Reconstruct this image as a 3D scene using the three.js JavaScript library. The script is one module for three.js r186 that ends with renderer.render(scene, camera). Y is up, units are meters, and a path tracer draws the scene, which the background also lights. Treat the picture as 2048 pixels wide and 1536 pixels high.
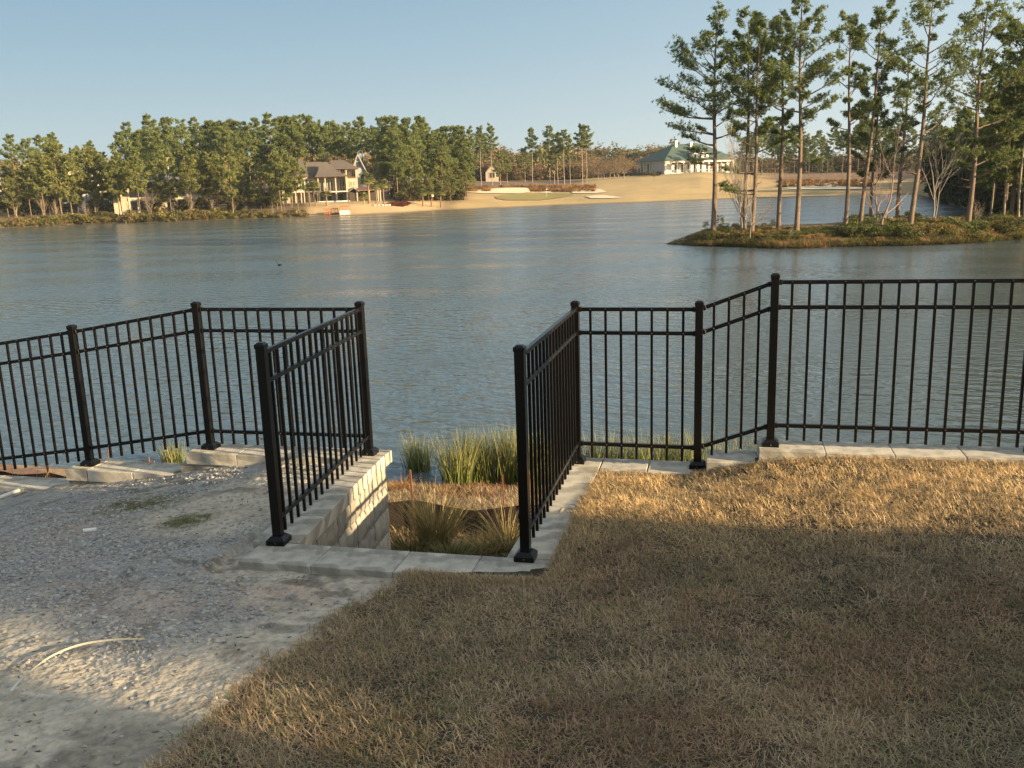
import * as THREE from 'three';
import { RoundedBoxGeometry } from 'three/addons/geometries/RoundedBoxGeometry.js';
import { mergeGeometries } from 'three/addons/utils/BufferGeometryUtils.js';

// ---------------------------------------------------------------- camera, sky, sun, exposure
const scene = new THREE.Scene();
const V = (x, y, z) => new THREE.Vector3(x, y, z);
const EYE = V(0, 2.101, 0), FOCAL = 1815.6;                   // focal length in pixels of the 2048 x 1536 frame
const RIGHT = V(0.97315, -0.031684, -0.227974), UP = V(-0.018888, 0.976146, -0.21629), FWD = V(-0.229389, -0.214788, -0.94934);
const camera = new THREE.PerspectiveCamera(2 * Math.atan(768 / FOCAL) * 180 / Math.PI, 4 / 3, 0.1, 9000);
camera.position.copy(EYE);
camera.quaternion.setFromRotationMatrix(new THREE.Matrix4().makeBasis(RIGHT.clone().normalize(), UP.clone().normalize(), FWD.clone().negate().normalize()));

const SUN_EL = 13.4 * Math.PI / 180, SUN_AZ = 10.7 * Math.PI / 180;
const SUN = V(Math.cos(SUN_EL) * Math.cos(SUN_AZ), Math.sin(SUN_EL), Math.cos(SUN_EL) * Math.sin(SUN_AZ));
{
  const w = 1024, h = 512, d = new Float32Array(w * h * 4), sm = THREE.MathUtils.smoothstep;
  const mix = (a, b, t) => a.map((v, i) => v + (b[i] - v) * t);
  const stops = [[-90, [0.1781, 0.1717, 0.1527]], [-1, [0.2099, 0.2163, 0.2004]], [0, [0.2035, 0.2258, 0.2184]], [3, [0.1731, 0.2162, 0.2315]], [8, [0.1245, 0.1801, 0.2177]], [14, [0.0816, 0.1412, 0.1923]], [26, [0.1049, 0.1495, 0.1908]], [90, [0.1304, 0.1622, 0.1908]]];
  for (let j = 0; j < h; j++) {
    const el = ((j + 0.5) / h - 0.5) * 180, up = el * Math.PI / 180;
    let k = 0; while (k < stops.length - 2 && el > stops[k + 1][0]) k++;
    const t = THREE.MathUtils.clamp((el - stops[k][0]) / (stops[k + 1][0] - stops[k][0]), 0, 1);
    const base = mix(stops[k][1], stops[k + 1][1], t);
    for (let i = 0; i < w; i++) {
      const a = ((i + 0.5) / w - 0.5) * 2 * Math.PI, x = Math.cos(a) * Math.cos(up), y = Math.sin(up), z = Math.sin(a) * Math.cos(up);
      const c = x * SUN.x + y * SUN.y + z * SUN.z, g = Math.pow(Math.max(0, 0.5 + 0.5 * c), 3), g2 = Math.pow(Math.max(0, c), 24);
      const low = 0.3 + 0.7 * Math.exp(-Math.max(0, el) / 30), o = (j * w + i) * 4, lift = 1 + 0.2 * g;
      d[o] = base[0] * lift + 0.535 * g * low + 0.9 * g2; d[o + 1] = base[1] * lift + 0.428 * g * low + 0.66 * g2; d[o + 2] = base[2] * lift + 0.305 * g * low + 0.36 * g2; d[o + 3] = 1;
    }
  }
  const tex = new THREE.DataTexture(d, w, h, THREE.RGBAFormat, THREE.FloatType);
  tex.mapping = THREE.EquirectangularReflectionMapping; tex.magFilter = THREE.LinearFilter; tex.needsUpdate = true;
  scene.background = tex; scene.environment = tex;
}
const sun = new THREE.DirectionalLight(new THREE.Color(1, 0.755, 0.44), 5);
sun.position.copy(SUN).multiplyScalar(120); sun.castShadow = true; sun.shadow.radius = 1.3;
sun.shadow.mapSize.set(4096, 4096);
Object.assign(sun.shadow.camera, { left: -160, right: 160, top: 120, bottom: -120, near: 1, far: 600 });
scene.add(sun, sun.target);
scene.fog = new THREE.FogExp2(new THREE.Color(0.74, 0.90, 1.0), 0.00012);
const renderer = new THREE.WebGLRenderer({ antialias: true });
renderer.toneMapping = THREE.LinearToneMapping; renderer.toneMappingExposure = 2.9;
renderer.shadowMap.enabled = true;
renderer.setSize(1024, 768);

// ---------------------------------------------------------------- helpers
const { clamp, lerp, smoothstep } = THREE.MathUtils;
function rng(seed) { let s = seed >>> 0; return () => { s = (s + 0x6d2b79f5) | 0; let t = Math.imul(s ^ (s >>> 15), 1 | s); t = (t + Math.imul(t ^ (t >>> 7), 61 | t)) ^ t; return ((t ^ (t >>> 14)) >>> 0) / 4294967296; }; }
const hash = (x, y, s = 0) => { let h = Math.imul(x | 0, 374761393) ^ Math.imul(y | 0, 668265263) ^ Math.imul(s | 0, 1274126177); h = Math.imul(h ^ (h >>> 13), 1274126177); return ((h ^ (h >>> 16)) >>> 0) / 4294967296; };
function vnoise(x, y, s = 0, per = 0) {
  const xi = Math.floor(x), yi = Math.floor(y), fx = x - xi, fy = y - yi, u = fx * fx * (3 - 2 * fx), v = fy * fy * (3 - 2 * fy);
  const m = per ? (n) => ((n % per) + per) % per : (n) => n;
  const a = hash(m(xi), m(yi), s), b = hash(m(xi + 1), m(yi), s), c = hash(m(xi), m(yi + 1), s), d = hash(m(xi + 1), m(yi + 1), s);
  return a + (b - a) * u + (c - a) * v + (a - b - c + d) * u * v;
}
function fbm(x, y, oct = 4, s = 0, per = 0) { let v = 0, a = 0.5, t = 0; for (let i = 0; i < oct; i++) { v += a * vnoise(x, y, s + i * 17, per); t += a; a *= 0.5; x *= 2; y *= 2; per *= 2; } return v / t; }
const C = (r, g, b) => new THREE.Color().setRGB(r, g, b);
const used = new Map();
function numbered(n) { const k = used.get(n) || 0; used.set(n, k + 1); return k ? n + '_' + String(k).padStart(3, '0') : n; }
function tag(o, label, category, group) { o.userData.label = label; o.userData.category = category; if (group) o.userData.group = group; return o; }
function thing(name, label, category, pos = [0, 0, 0], turn = 0, group) { const o = new THREE.Group(); o.name = numbered(name); o.position.set(...pos); o.rotation.y = turn; scene.add(o); return tag(o, label, category, group); }
function mesh(name, geo, mat, parent) { const m = new THREE.Mesh(Array.isArray(geo) ? merge(geo) : geo, mat); m.name = parent ? name : numbered(name); m.castShadow = m.receiveShadow = true; (parent || scene).add(m); return m; }
function struct(name, geo, mat) { const m = mesh(name, geo, mat); m.userData.kind = 'structure'; return m; }
function stuff(o, label, category) { o.userData.kind = 'stuff'; if (label) o.userData.label = label; if (category) o.userData.category = category; return o; }
function merge(list) { return list.length === 1 ? list[0] : mergeGeometries(list.map((g) => { g = g.index ? g.toNonIndexed() : g; for (const k of Object.keys(g.attributes)) if (!['position', 'normal', 'uv'].includes(k)) g.deleteAttribute(k); return g; })); }
function box(w, h, d, x = 0, y = 0, z = 0, ry = 0) { const g = new THREE.BoxGeometry(w, h, d); if (ry) g.rotateY(ry); return g.translate(x, y, z); }
function rbox(w, h, d, x = 0, y = 0, z = 0, r = 0.006, seg = 1) { return new RoundedBoxGeometry(w, h, d, seg, r).translate(x, y, z); }
// raw triangle collector with vertex colours
class Tris {
  constructor() { this.p = []; this.n = []; this.c = []; this.u = []; }
  tri(a, b, c, ca, cb = ca, cc = ca, nn) {
    this.p.push(a[0], a[1], a[2], b[0], b[1], b[2], c[0], c[1], c[2]);
    let nx, ny, nz;
    if (nn) [nx, ny, nz] = nn; else {
      const ux = b[0] - a[0], uy = b[1] - a[1], uz = b[2] - a[2], vx = c[0] - a[0], vy = c[1] - a[1], vz = c[2] - a[2];
      nx = uy * vz - uz * vy; ny = uz * vx - ux * vz; nz = ux * vy - uy * vx; const l = Math.hypot(nx, ny, nz) || 1; nx /= l; ny /= l; nz /= l;
    }
    for (let i = 0; i < 3; i++) this.n.push(nx, ny, nz);
    this.c.push(...ca, ...cb, ...cc);
  }
  quad(a, b, c, d, ca, cb = ca, cc = cb, cd = ca) { this.tri(a, b, c, ca, cb, cc); this.tri(a, c, d, ca, cc, cd); }
  build() {
    const g = new THREE.BufferGeometry();
    g.setAttribute('position', new THREE.Float32BufferAttribute(this.p, 3)); g.setAttribute('normal', new THREE.Float32BufferAttribute(this.n, 3)); g.setAttribute('color', new THREE.Float32BufferAttribute(this.c, 3));
    g.setAttribute('uv', new THREE.Float32BufferAttribute(new Float32Array(this.p.length / 3 * 2), 2));
    return g;
  }
}
// swept tube with a radius at every point; uv in metres along, once round
function sweep(pts, rad, sides = 6, cap = true) {
  const P = [], N = [], U = [], I = [], n = pts.length, ref = V(0, 0, 0); let len = 0;
  let side = null;
  for (let i = 0; i < n; i++) {
    const t = pts[Math.min(n - 1, i + 1)].clone().sub(pts[Math.max(0, i - 1)]).normalize();
    if (!side) { ref.set(Math.abs(t.y) > 0.9 ? 1 : 0, Math.abs(t.y) > 0.9 ? 0 : 1, 0); side = ref.clone().cross(t).normalize(); } else side.sub(t.clone().multiplyScalar(side.dot(t))).normalize();
    const up = t.clone().cross(side); if (i) len += pts[i].distanceTo(pts[i - 1]);
    for (let k = 0; k <= sides; k++) {
      const a = k / sides * Math.PI * 2, nx = Math.cos(a), ny = Math.sin(a), q = V(0, 0, 0).addScaledVector(side, nx).addScaledVector(up, ny);
      N.push(q.x, q.y, q.z); P.push(pts[i].x + q.x * rad[i], pts[i].y + q.y * rad[i], pts[i].z + q.z * rad[i]); U.push(k / sides, len);
    }
  }
  for (let i = 0; i < n - 1; i++) for (let k = 0; k < sides; k++) { const a = i * (sides + 1) + k, b = a + sides + 1; I.push(a, a + 1, b, a + 1, b + 1, b); }
  if (cap) for (const e of [0, n - 1]) { const o = e * (sides + 1); for (let k = 1; k < sides - 1; k++) e ? I.push(o, o + k, o + k + 1) : I.push(o, o + k + 1, o + k); }
  const g = new THREE.BufferGeometry();
  g.setAttribute('position', new THREE.Float32BufferAttribute(P, 3)); g.setAttribute('normal', new THREE.Float32BufferAttribute(N, 3)); g.setAttribute('uv', new THREE.Float32BufferAttribute(U, 2)); g.setIndex(I);
  return g.toNonIndexed();
}
// a pixel of the frame as a direction, and where that direction meets things
const ray = (px, py) => FWD.clone().addScaledVector(RIGHT, (px - 1024) / FOCAL).addScaledVector(UP, (768 - py) / FOCAL);
const onY = (px, py, y) => { const d = ray(px, py); return EYE.clone().addScaledVector(d, (y - EYE.y) / d.y); };
const atDepth = (px, py, depth) => EYE.clone().addScaledVector(ray(px, py), depth);
const horizon = (px) => 368.5 + (1024 - px) * 0.03246;
const heading = (px) => { const d = ray(px, horizon(px)); d.y = 0; return d.normalize(); };
const colOf = (x, z) => { const l = Math.hypot(x, z), dx = x / l, dz = z / l, depth = dx * FWD.x + dz * FWD.z; return depth < 0.35 ? (dx * RIGHT.x + dz * RIGHT.z > 0 ? 3200 : -1200) : clamp(1024 + FOCAL * (dx * RIGHT.x + dz * RIGHT.z) / depth, -1200, 3200); };
const pick = (tab, x) => { let i = 0; while (i < tab.length - 2 && x > tab[i + 1][0]) i++; return tab[i][1] + (tab[i + 1][1] - tab[i][1]) * clamp((x - tab[i][0]) / (tab[i + 1][0] - tab[i][0]), 0, 1); };

// ---------------------------------------------------------------- textures and materials
function dataTex(n, fn, srgb = false, repeat = [1, 1]) {
  const d = new Uint8Array(n * n * 4);
  for (let j = 0; j < n; j++) for (let i = 0; i < n; i++) { const c = fn(i / n, j / n, i, j), o = (j * n + i) * 4; for (let k = 0; k < 3; k++) d[o + k] = clamp(Math.round(255 * (c.length ? c[k] : c)), 0, 255); d[o + 3] = 255; }
  const t = new THREE.DataTexture(d, n, n); t.wrapS = t.wrapT = THREE.RepeatWrapping; t.magFilter = THREE.LinearFilter; t.minFilter = THREE.LinearFilter; if (srgb) t.colorSpace = THREE.SRGBColorSpace; t.repeat.set(...repeat); t.needsUpdate = true; return t;
}
const reuse = (t, x, y = x) => { const c = t.clone(); c.repeat.set(x, y); c.needsUpdate = true; return c; };
const grainT = dataTex(256, (u, v) => 0.5 * fbm(u * 12, v * 12, 4, 5, 12) + 0.5 * fbm(u * 60, v * 60, 2, 9, 60));
const speckT = dataTex(256, (u, v, i, j) => { const a = fbm(u * 6, v * 6, 5, 31, 6), s = hash(i, j, 7); return 0.88 + 0.2 * (a - 0.5) + 0.10 * (s - 0.5); });
const turfT = dataTex(512, (u, v, i, j) => 0.86 + 0.30 * (fbm(u * 5, v * 5, 5, 131, 5) - 0.5) + 0.22 * (fbm(u * 37, v * 37, 3, 137, 37) - 0.5) + 0.08 * (hash(i, j, 8) - 0.5));
const stainT = dataTex(256, (u, v, i, j) => { const a = fbm(u * 6, v * 6, 5, 31, 6), s = hash(i, j, 7); return 0.84 + 0.55 * (a - 0.5) + 0.16 * (s - 0.5) - 0.25 * smoothstep(fbm(u * 3 + 4, v * 3, 4, 77, 3), 0.56, 0.7); });
const barkT = dataTex(256, (u, v) => { const a = fbm(u * 10, v * 5, 4, 3, 5), b = Math.abs(fbm(u * 24 + 2 * a, v * 6, 3, 8, 6) - 0.5) * 2; const k = 0.55 + 0.75 * b + 0.3 * (a - 0.5); return [k, k * (0.94 + 0.06 * a), k * (0.86 + 0.12 * a)]; });
const barkB = dataTex(256, (u, v) => Math.min(1, Math.abs(fbm(u * 24, v * 6, 3, 8, 6) - 0.5) * 4));
const std = (c, rough = 0.9, o = {}) => new THREE.MeshStandardMaterial({ color: Array.isArray(c) ? C(...c) : c, roughness: rough, ...o });
const leafM = (c, o = {}) => new THREE.MeshPhysicalMaterial({ color: C(...c), roughness: 0.75, side: THREE.DoubleSide, transmission: 0.5, thickness: 0, ior: 1.35, specularIntensity: 0.35, vertexColors: true, ...o });
const M = {
  fence: new THREE.MeshPhysicalMaterial({ color: C(0.0045, 0.0038, 0.0034), roughness: 0.30, metalness: 0.0, specularIntensity: 0.55, bumpMap: reuse(grainT, 4), bumpScale: 0.0003 }),
  screw: std([0.10, 0.10, 0.10], 0.4, { metalness: 0.6 }),
  leaf: leafM([1, 1, 1]),
  blade: leafM([1, 1, 1], { roughness: 0.65, transmission: 0.4 }),
  twig: std([1, 1, 1], 0.95, { vertexColors: true, side: THREE.DoubleSide }),
  bark: std([0.30, 0.215, 0.155], 0.95, { map: reuse(barkT, 2, 0.35), bumpMap: reuse(barkB, 2, 0.35), bumpScale: 0.03 }),
  barkPale: std([0.42, 0.335, 0.255], 0.95, { map: reuse(barkT, 1, 0.8) }),
};
const blockC = [[0.37, 0.34, 0.285], [0.40, 0.365, 0.30], [0.35, 0.325, 0.275]].map((c, i) => [c, i]);
const stones = [[0.53, 0.485, 0.40], [0.56, 0.51, 0.42], [0.50, 0.46, 0.385], [0.52, 0.475, 0.385]].map((c, i) => std(c, 0.92, { map: reuse(stainT, 1 + 0.3 * i), bumpMap: reuse(grainT, 3 + i), bumpScale: 0.0025 }));

const blockMs = blockC.map(([c, i]) => std(c, 0.95, { map: reuse(stainT, 1.3 + 0.3 * i), bumpMap: reuse(grainT, 3 + i), bumpScale: 0.004 }));
// ---------------------------------------------------------------- near ground, lawn, bank, water
const WATER = -2.9;
function lawnEdge(z) { return pick([[-6.7, -0.95], [-4.65, -0.95], [-4.55, -1.3], [-4.45, -1.72], [-4.25, -1.74], [-4.16, -1.79], [-3.94, -1.84], [-3.56, -1.88], [-3.2, -1.95], [-2.9, -1.96], [-2.5, -1.91], [-1, -1.9], [8, -1.6]], z) + 0.05 * (fbm(z * 5, 3, 2) - 0.5); }
const RISE = [[-9, 0], [-4.6, 0], [-4.2, 0.015], [-3, 0.11], [-1, 0.27], [1, 0.38], [5, 0.55], [40, 0.9]];
const LEFT = [[-40, -0.9], [-9, -0.62], [-7, -0.5], [-6, -0.42], [-5.5, -0.33], [-4.8, -0.235], [-4.4, -0.165], [-4, -0.10], [-3.6, -0.07], [-3, -0.035], [-2.6, -0.02], [0, -0.02]];
const RISR = [[-2, -0.018], [-0.3, -0.018], [0.3, 0.12], [0.8, 0.165], [40, 0.19]];
const RISN = [[-2, -0.014], [-0.9, 0], [0.46, 0.09], [1.6, 0.21], [4, 0.36], [40, 0.9]];
function groundY(x, z) {
  let y = pick(RISE, z);
  const wl = smoothstep(-z, 3.0, 6.0), wr = smoothstep(-z, 3.0, 5.2);
  y += x < -2 ? pick(LEFT, x) * (0.25 + 0.75 * wl) : lerp(pick(RISR, x), pick(RISN, x) * (1 - 0.6 * smoothstep(z, -5, -3)), smoothstep(z, -6.4, -5.4)) * 1;
  if (x < lawnEdge(z)) {   // bare dirt is lumpy
    const f = smoothstep(lawnEdge(z) - x, 0, 0.25) * clamp((z + 6.6) * 5, 0, 1);
    y += f * (0.05 * (fbm(x * 1.3, z * 1.3, 3, 4) - 0.5) + 0.03 * (fbm(x * 4.5, z * 4.5, 3, 14) - 0.5) + 0.012 * (fbm(x * 16, z * 16, 2, 24) - 0.5));
    if (z > -5 && z < -4.3 && x > -2.9) y -= 0.035;
  } else y += 0.03 * (fbm(x * 1.6, z * 1.6, 3, 40) - 0.5) * clamp((z + 6.5) * 2, 0, 1);
  return y;
}
const gravelAt = (x, z) => {   // how stony the bare dirt is, 0..1
  if (x > lawnEdge(z) - 0.12) return 0;
  const n = fbm(x * 0.9 + 3, z * 0.9, 3, 61), band = smoothstep(-x, 1.9 + 0.25 * (z + 4.2), 2.6 + 0.25 * (z + 4.2)), near = 1 - smoothstep(z, -3.55 + 0.4 * (n - 0.5), -2.95);
  return clamp(band * near * smoothstep(n, 0.30, 0.58) * 1.25 + 0.10 * band, 0, 1);
};
function gridMesh(xs, zs, yf, skip) {
  const P = [], U = [], I = [], nx = xs.length;
  for (const z of zs) for (const x of xs) { P.push(x, yf(x, z), z); U.push(x, z); }
  for (let j = 0; j < zs.length - 1; j++) for (let i = 0; i < nx - 1; i++) {
    if (skip && skip((xs[i] + xs[i + 1]) / 2, (zs[j] + zs[j + 1]) / 2)) continue;
    const a = j * nx + i; I.push(a, a + nx, a + 1, a + 1, a + nx, a + nx + 1);
  }
  const g = new THREE.BufferGeometry(); g.setAttribute('position', new THREE.Float32BufferAttribute(P, 3)); g.setAttribute('uv', new THREE.Float32BufferAttribute(U, 2)); g.setIndex(I); g.computeVertexNormals(); return g;
}
const span = (...parts) => { const r = []; for (const [a, b, s] of parts) for (let v = a; v < b - 1e-6; v += s) r.push(v); r.push(parts[parts.length - 1][1]); return r; };
{
  // one colour map for the yard, 11 x 11 m at x -7..4, z -7.5..3.5
  const N = 1536, S = 11, X0 = -7, Z0 = -7.5;
  const yard = dataTex(N, (u, v, i, j) => {
    const x = X0 + u * S, z = Z0 + v * S, e = lawnEdge(z), s = hash(i, j, 3);
    const a = fbm(x * 1.1, z * 1.1, 4, 71), b = fbm(x * 5, z * 5, 4, 72), fine = fbm(x * 40, z * 40, 2, 73);
    if (x > e + 0.03) { const k = 0.75 + 0.5 * b; return [0.15 * k, 0.115 * k, 0.08 * k].map((q) => Math.pow(q * 0.42, 1 / 2.2)); }
    const g = gravelAt(x, z);
    let c = [0.52, 0.45, 0.355];
    const gray = [0.35, 0.33, 0.30], red = [0.47, 0.33, 0.245], dark = [0.13, 0.115, 0.09], moss = [0.16, 0.15, 0.06];
    const mixc = (p, q, t) => p.map((w, k) => w + (q[k] - w) * t);
    c = mixc(c, gray, clamp(g * 1.1 + 0.35 * (a - 0.45), 0, 1));
    c = mixc(c, red, 0.5 * smoothstep(fbm(x * 0.9 + 7, z * 1.3, 3, 80), 0.60, 0.78));
    c = mixc(c, red, 0.55 * Math.exp(-((x + 2.35) ** 2) / 0.06 - ((z + 4.1) ** 2) / 0.015));
    c = mixc(c, moss, 0.75 * Math.exp(-((x + 4.25) ** 2) / 0.10 - ((z + 5.6) ** 2) / 0.05) * smoothstep(b, 0.35, 0.6));
    c = mixc(c, moss, 0.6 * Math.exp(-((x + 3.55) ** 2) / 0.03 - ((z + 5.15) ** 2) / 0.03) * smoothstep(b, 0.35, 0.6));
    c = mixc(c, dark, 0.70 * smoothstep(fbm(x * 7, z * 9, 3, 90), 0.56, 0.70) * (0.35 + 0.65 * smoothstep(a, 0.35, 0.6)));
    c = mixc(c, dark, 0.45 * smoothstep(z, -3.0, -2.5) * smoothstep(fbm(x * 3.2, z * 3.2, 3, 93), 0.5, 0.66));
    const k = 0.80 + 0.40 * (b - 0.5) + 0.5 * (fine - 0.5) + (0.14 + 0.3 * g) * (s - 0.5) + 0.12;
    return c.map((q) => Math.pow(clamp(q * k, 0, 1), 1 / 2.2));
  }, true);
  const bumpY = dataTex(512, (u, v) => 0.45 * fbm(u * 14, v * 14, 4, 55, 14) + 0.55 * fbm(u * 60, v * 60, 3, 56, 60), false, [1, 1]);
  const m = new THREE.MeshPhysicalMaterial({ color: C(1, 1, 1), roughness: 1, specularIntensity: 0.15, map: yard, bumpMap: reuse(bumpY, S / 1.7), bumpScale: 0.028 });
  const skip = (x, z) => x > -2.74 && x < -1.05 && z < -4.58;
  const g = gridMesh(span([-40, -7, 1.5], [-7, -1.6, 0.03], [-1.6, 4, 0.08], [4, 40, 2]), span([-6.56, -2.2, 0.03], [-2.2, 1, 0.1], [1, 40, 2]), groundY, skip);
  const uv = g.attributes.uv; for (let i = 0; i < uv.count; i++) uv.setXY(i, clamp((uv.getX(i) - X0) / S, 0.004, 0.996), clamp((uv.getY(i) - Z0) / S, 0.004, 0.996));
  struct('ground', g, m);
}
// bank between the retaining wall and the lake; the floor of the notch belongs to it
const bankY = (x, z) => {
  const t = pick([[-40, -6.5], [-19, -3.9], [-15, -3.1], [-14, -2.86], [-13.2, -2.62], [-11, -2.2], [-9.1, -1.72], [-6.8, -1.12], [-4.6, -1.02]], z + 0.5 * (fbm(x * 0.35, 2, 2, 6) - 0.5) * smoothstep(-z, 9, 13));
  return t + 0.10 * (fbm(x * 1.5, z * 1.5, 3, 33) - 0.5) + (x < -5.6 ? 0.25 * smoothstep(-x, 5.6, 8) * (1 - smoothstep(-z, 8, 12)) : 0);
};
{
  const soil = dataTex(512, (u, v) => { const a = fbm(u * 8, v * 8, 4, 41, 8), b = fbm(u * 40, v * 40, 3, 42, 40), k = 0.6 + 0.8 * b; const t = smoothstep(a, 0.42, 0.6); return [lerp(0.20, 0.36, t) * k, lerp(0.105, 0.24, t) * k, lerp(0.06, 0.14, t) * k].map((q) => Math.pow(q, 1 / 2.2)); }, true);
  struct('bank', gridMesh(span([-60, -9, 3], [-9, 6, 0.15], [6, 60, 3]), span([-34, -16, 2], [-16, -4.6, 0.15]), bankY, (x, z) => z > -6.6 && (x < -2.95 || x > -0.9)), std([1, 1, 1], 0.95, { map: reuse(soil, 1 / 3), bumpMap: reuse(grainT, 1.2), bumpScale: 0.02 }));
}
{
  const T = 512, waves = [], R = rng(77), L = 7;   // a 7 m tile of wind ripples
  for (let i = 0; i < 90; i++) {
    const len = 0.12 * Math.pow(7, Math.pow(R(), 1.1)), dir = 1.35 + (R() + R() + R() - 1.5) * 0.95, k = L / len;
    const kx = Math.round(Math.cos(dir) * k), ky = Math.round(Math.sin(dir) * k), kk = Math.hypot(kx, ky) || 1;
    waves.push([kx, ky, R() * 6.28, 0.0135, kk]);   // slope amplitude
  }
  const nrm = dataTex(T, (u, v) => {
    let sx = 0, sy = 0; for (const [kx, ky, ph, a, kk] of waves) { const w = Math.cos(6.28318 * (kx * u + ky * v) + ph) * a; sx += w * kx / kk; sy += w * ky / kk; }
    return [0.5 - sx * 0.5 * 1.6, 0.5 - sy * 0.5 * 1.6, 0.5 + 0.5 * Math.sqrt(Math.max(0, 1 - Math.min(1, 2.5 * (sx * sx + sy * sy))))];
  });
  nrm.repeat.set(1 / L, 1 / L);
  const swell = dataTex(256, (u, v) => 0.6 * fbm(u * 5, v * 9, 4, 21, 1) + 0.4 * fbm(u * 12, v * 22, 3, 23, 2));
  const laneT = reuse(dataTex(256, (u, v) => 0.32 + 0.68 * smoothstep(fbm(u * 4, v * 10, 4, 25, 2), 0.36, 0.62)), 1 / 70, 1 / 70);
  const m = new THREE.MeshPhysicalMaterial({ color: C(0.068, 0.090, 0.096), roughness: 0.20, roughnessMap: laneT, ior: 1.5, normalMap: nrm, normalScale: new THREE.Vector2(0.6, 0.6), bumpMap: reuse(swell, 1 / 23, 1 / 23), bumpScale: 0.012 });
  const g = new THREE.PlaneGeometry(2400, 1250).rotateX(-Math.PI / 2).translate(0, WATER, -616);
  const uv = g.attributes.uv, p = g.attributes.position; for (let i = 0; i < uv.count; i++) uv.setXY(i, p.getX(i), -p.getZ(i));
  struct('water', g, m);
}

// ---------------------------------------------------------------- far shore, peninsula
const SHORE = [[-1200, 150], [-900, 175], [-300, 196], [0, 197], [150, 200], [300, 193], [480, 190], [600, 187], [700, 184], [790, 188], [880, 200], [1000, 203], [1100, 210], [1240, 214], [1340, 218], [1480, 224], [1600, 222], [1750, 224], [1830, 222], [1870, 190], [1900, 158], [1960, 126], [2048, 100], [2150, 88], [2400, 80], [3200, 75]].map(([p, d]) => [p, d]);
const shoreR = (px) => pick(SHORE, px) + 3 * (fbm(px * 0.02, 1, 3, 12) - 0.5);
const PROF = [
  [-1200, [[0, 0], [4, 1], [15, 2.4], [60, 4], [150, 6], [600, 10], [4000, 20]]],
  [520, [[0, 0], [3, 0.7], [12, 1.8], [40, 3.4], [150, 6], [600, 10], [4000, 20]]],
  [640, [[0, 0], [5, 0.7], [13, 2.3], [18, 2.6], [60, 3.2], [150, 6], [600, 10], [4000, 20]]],
  [900, [[0, 0], [4, 0.6], [22, 2.0], [60, 4.2], [150, 8], [600, 11], [4000, 20]]],
  [1100, [[0, 0], [6, 0.6], [30, 1.5], [55, 2.5], [90, 4.3], [140, 6.4], [200, 8.2], [600, 11], [4000, 20]]],
  [1400, [[0, 0], [6, 0.6], [40, 3.1], [70, 5.6], [86, 6.7], [150, 7.6], [600, 11], [4000, 20]]],
  [1600, [[0, 0], [8, 0.7], [36, 1.7], [80, 3.9], [140, 5.4], [600, 9], [4000, 20]]],
  [1850, [[0, 0], [8, 0.7], [36, 1.7], [80, 3.4], [140, 5], [600, 9], [4000, 20]]],
  [1960, [[0, 0], [4, 0.9], [20, 2.0], [80, 3.4], [600, 9], [4000, 20]]],
  [3200, [[0, 0], [4, 0.9], [20, 2.0], [80, 3.4], [600, 9], [4000, 20]]],
];
function rise(px, e) {
  if (e < 0) return Math.max(-3, e * 0.14);
  let i = 0; while (i < PROF.length - 2 && px > PROF[i + 1][0]) i++;
  const t = clamp((px - PROF[i][0]) / (PROF[i + 1][0] - PROF[i][0]), 0, 1);
  return lerp(pick(PROF[i][1], e), pick(PROF[i + 1][1], e), t);
}
function farY(x, z) { const px = colOf(x, z), e = Math.hypot(x, z) - shoreR(px); return WATER + rise(px, e) + (e > 3 ? 0.5 * smoothstep(e, 3, 30) * (fbm(x * 0.06, z * 0.06, 3, 50) - 0.5) : 0); }
const farAt = (px, e) => { const d = heading(px), r = shoreR(px) + e; const x = d.x * r, z = d.z * r; return V(x, farY(x, z), z); };
function hit(px, py, lo = 60, hi = 900) {   // where a pixel's direction meets the far land
  const d = ray(px, py); let a = lo;
  for (let t = lo; t < hi; t += 1.5) { const p = EYE.clone().addScaledVector(d, t); if (p.y < farY(p.x, p.z)) { let b = t; for (let k = 0; k < 12; k++) { const m = (a + b) / 2, q = EYE.clone().addScaledVector(d, m); if (q.y < farY(q.x, q.z)) b = m; else a = m; } return EYE.clone().addScaledVector(d, b); } a = t; }
  return EYE.clone().addScaledVector(d, hi);
}
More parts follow.
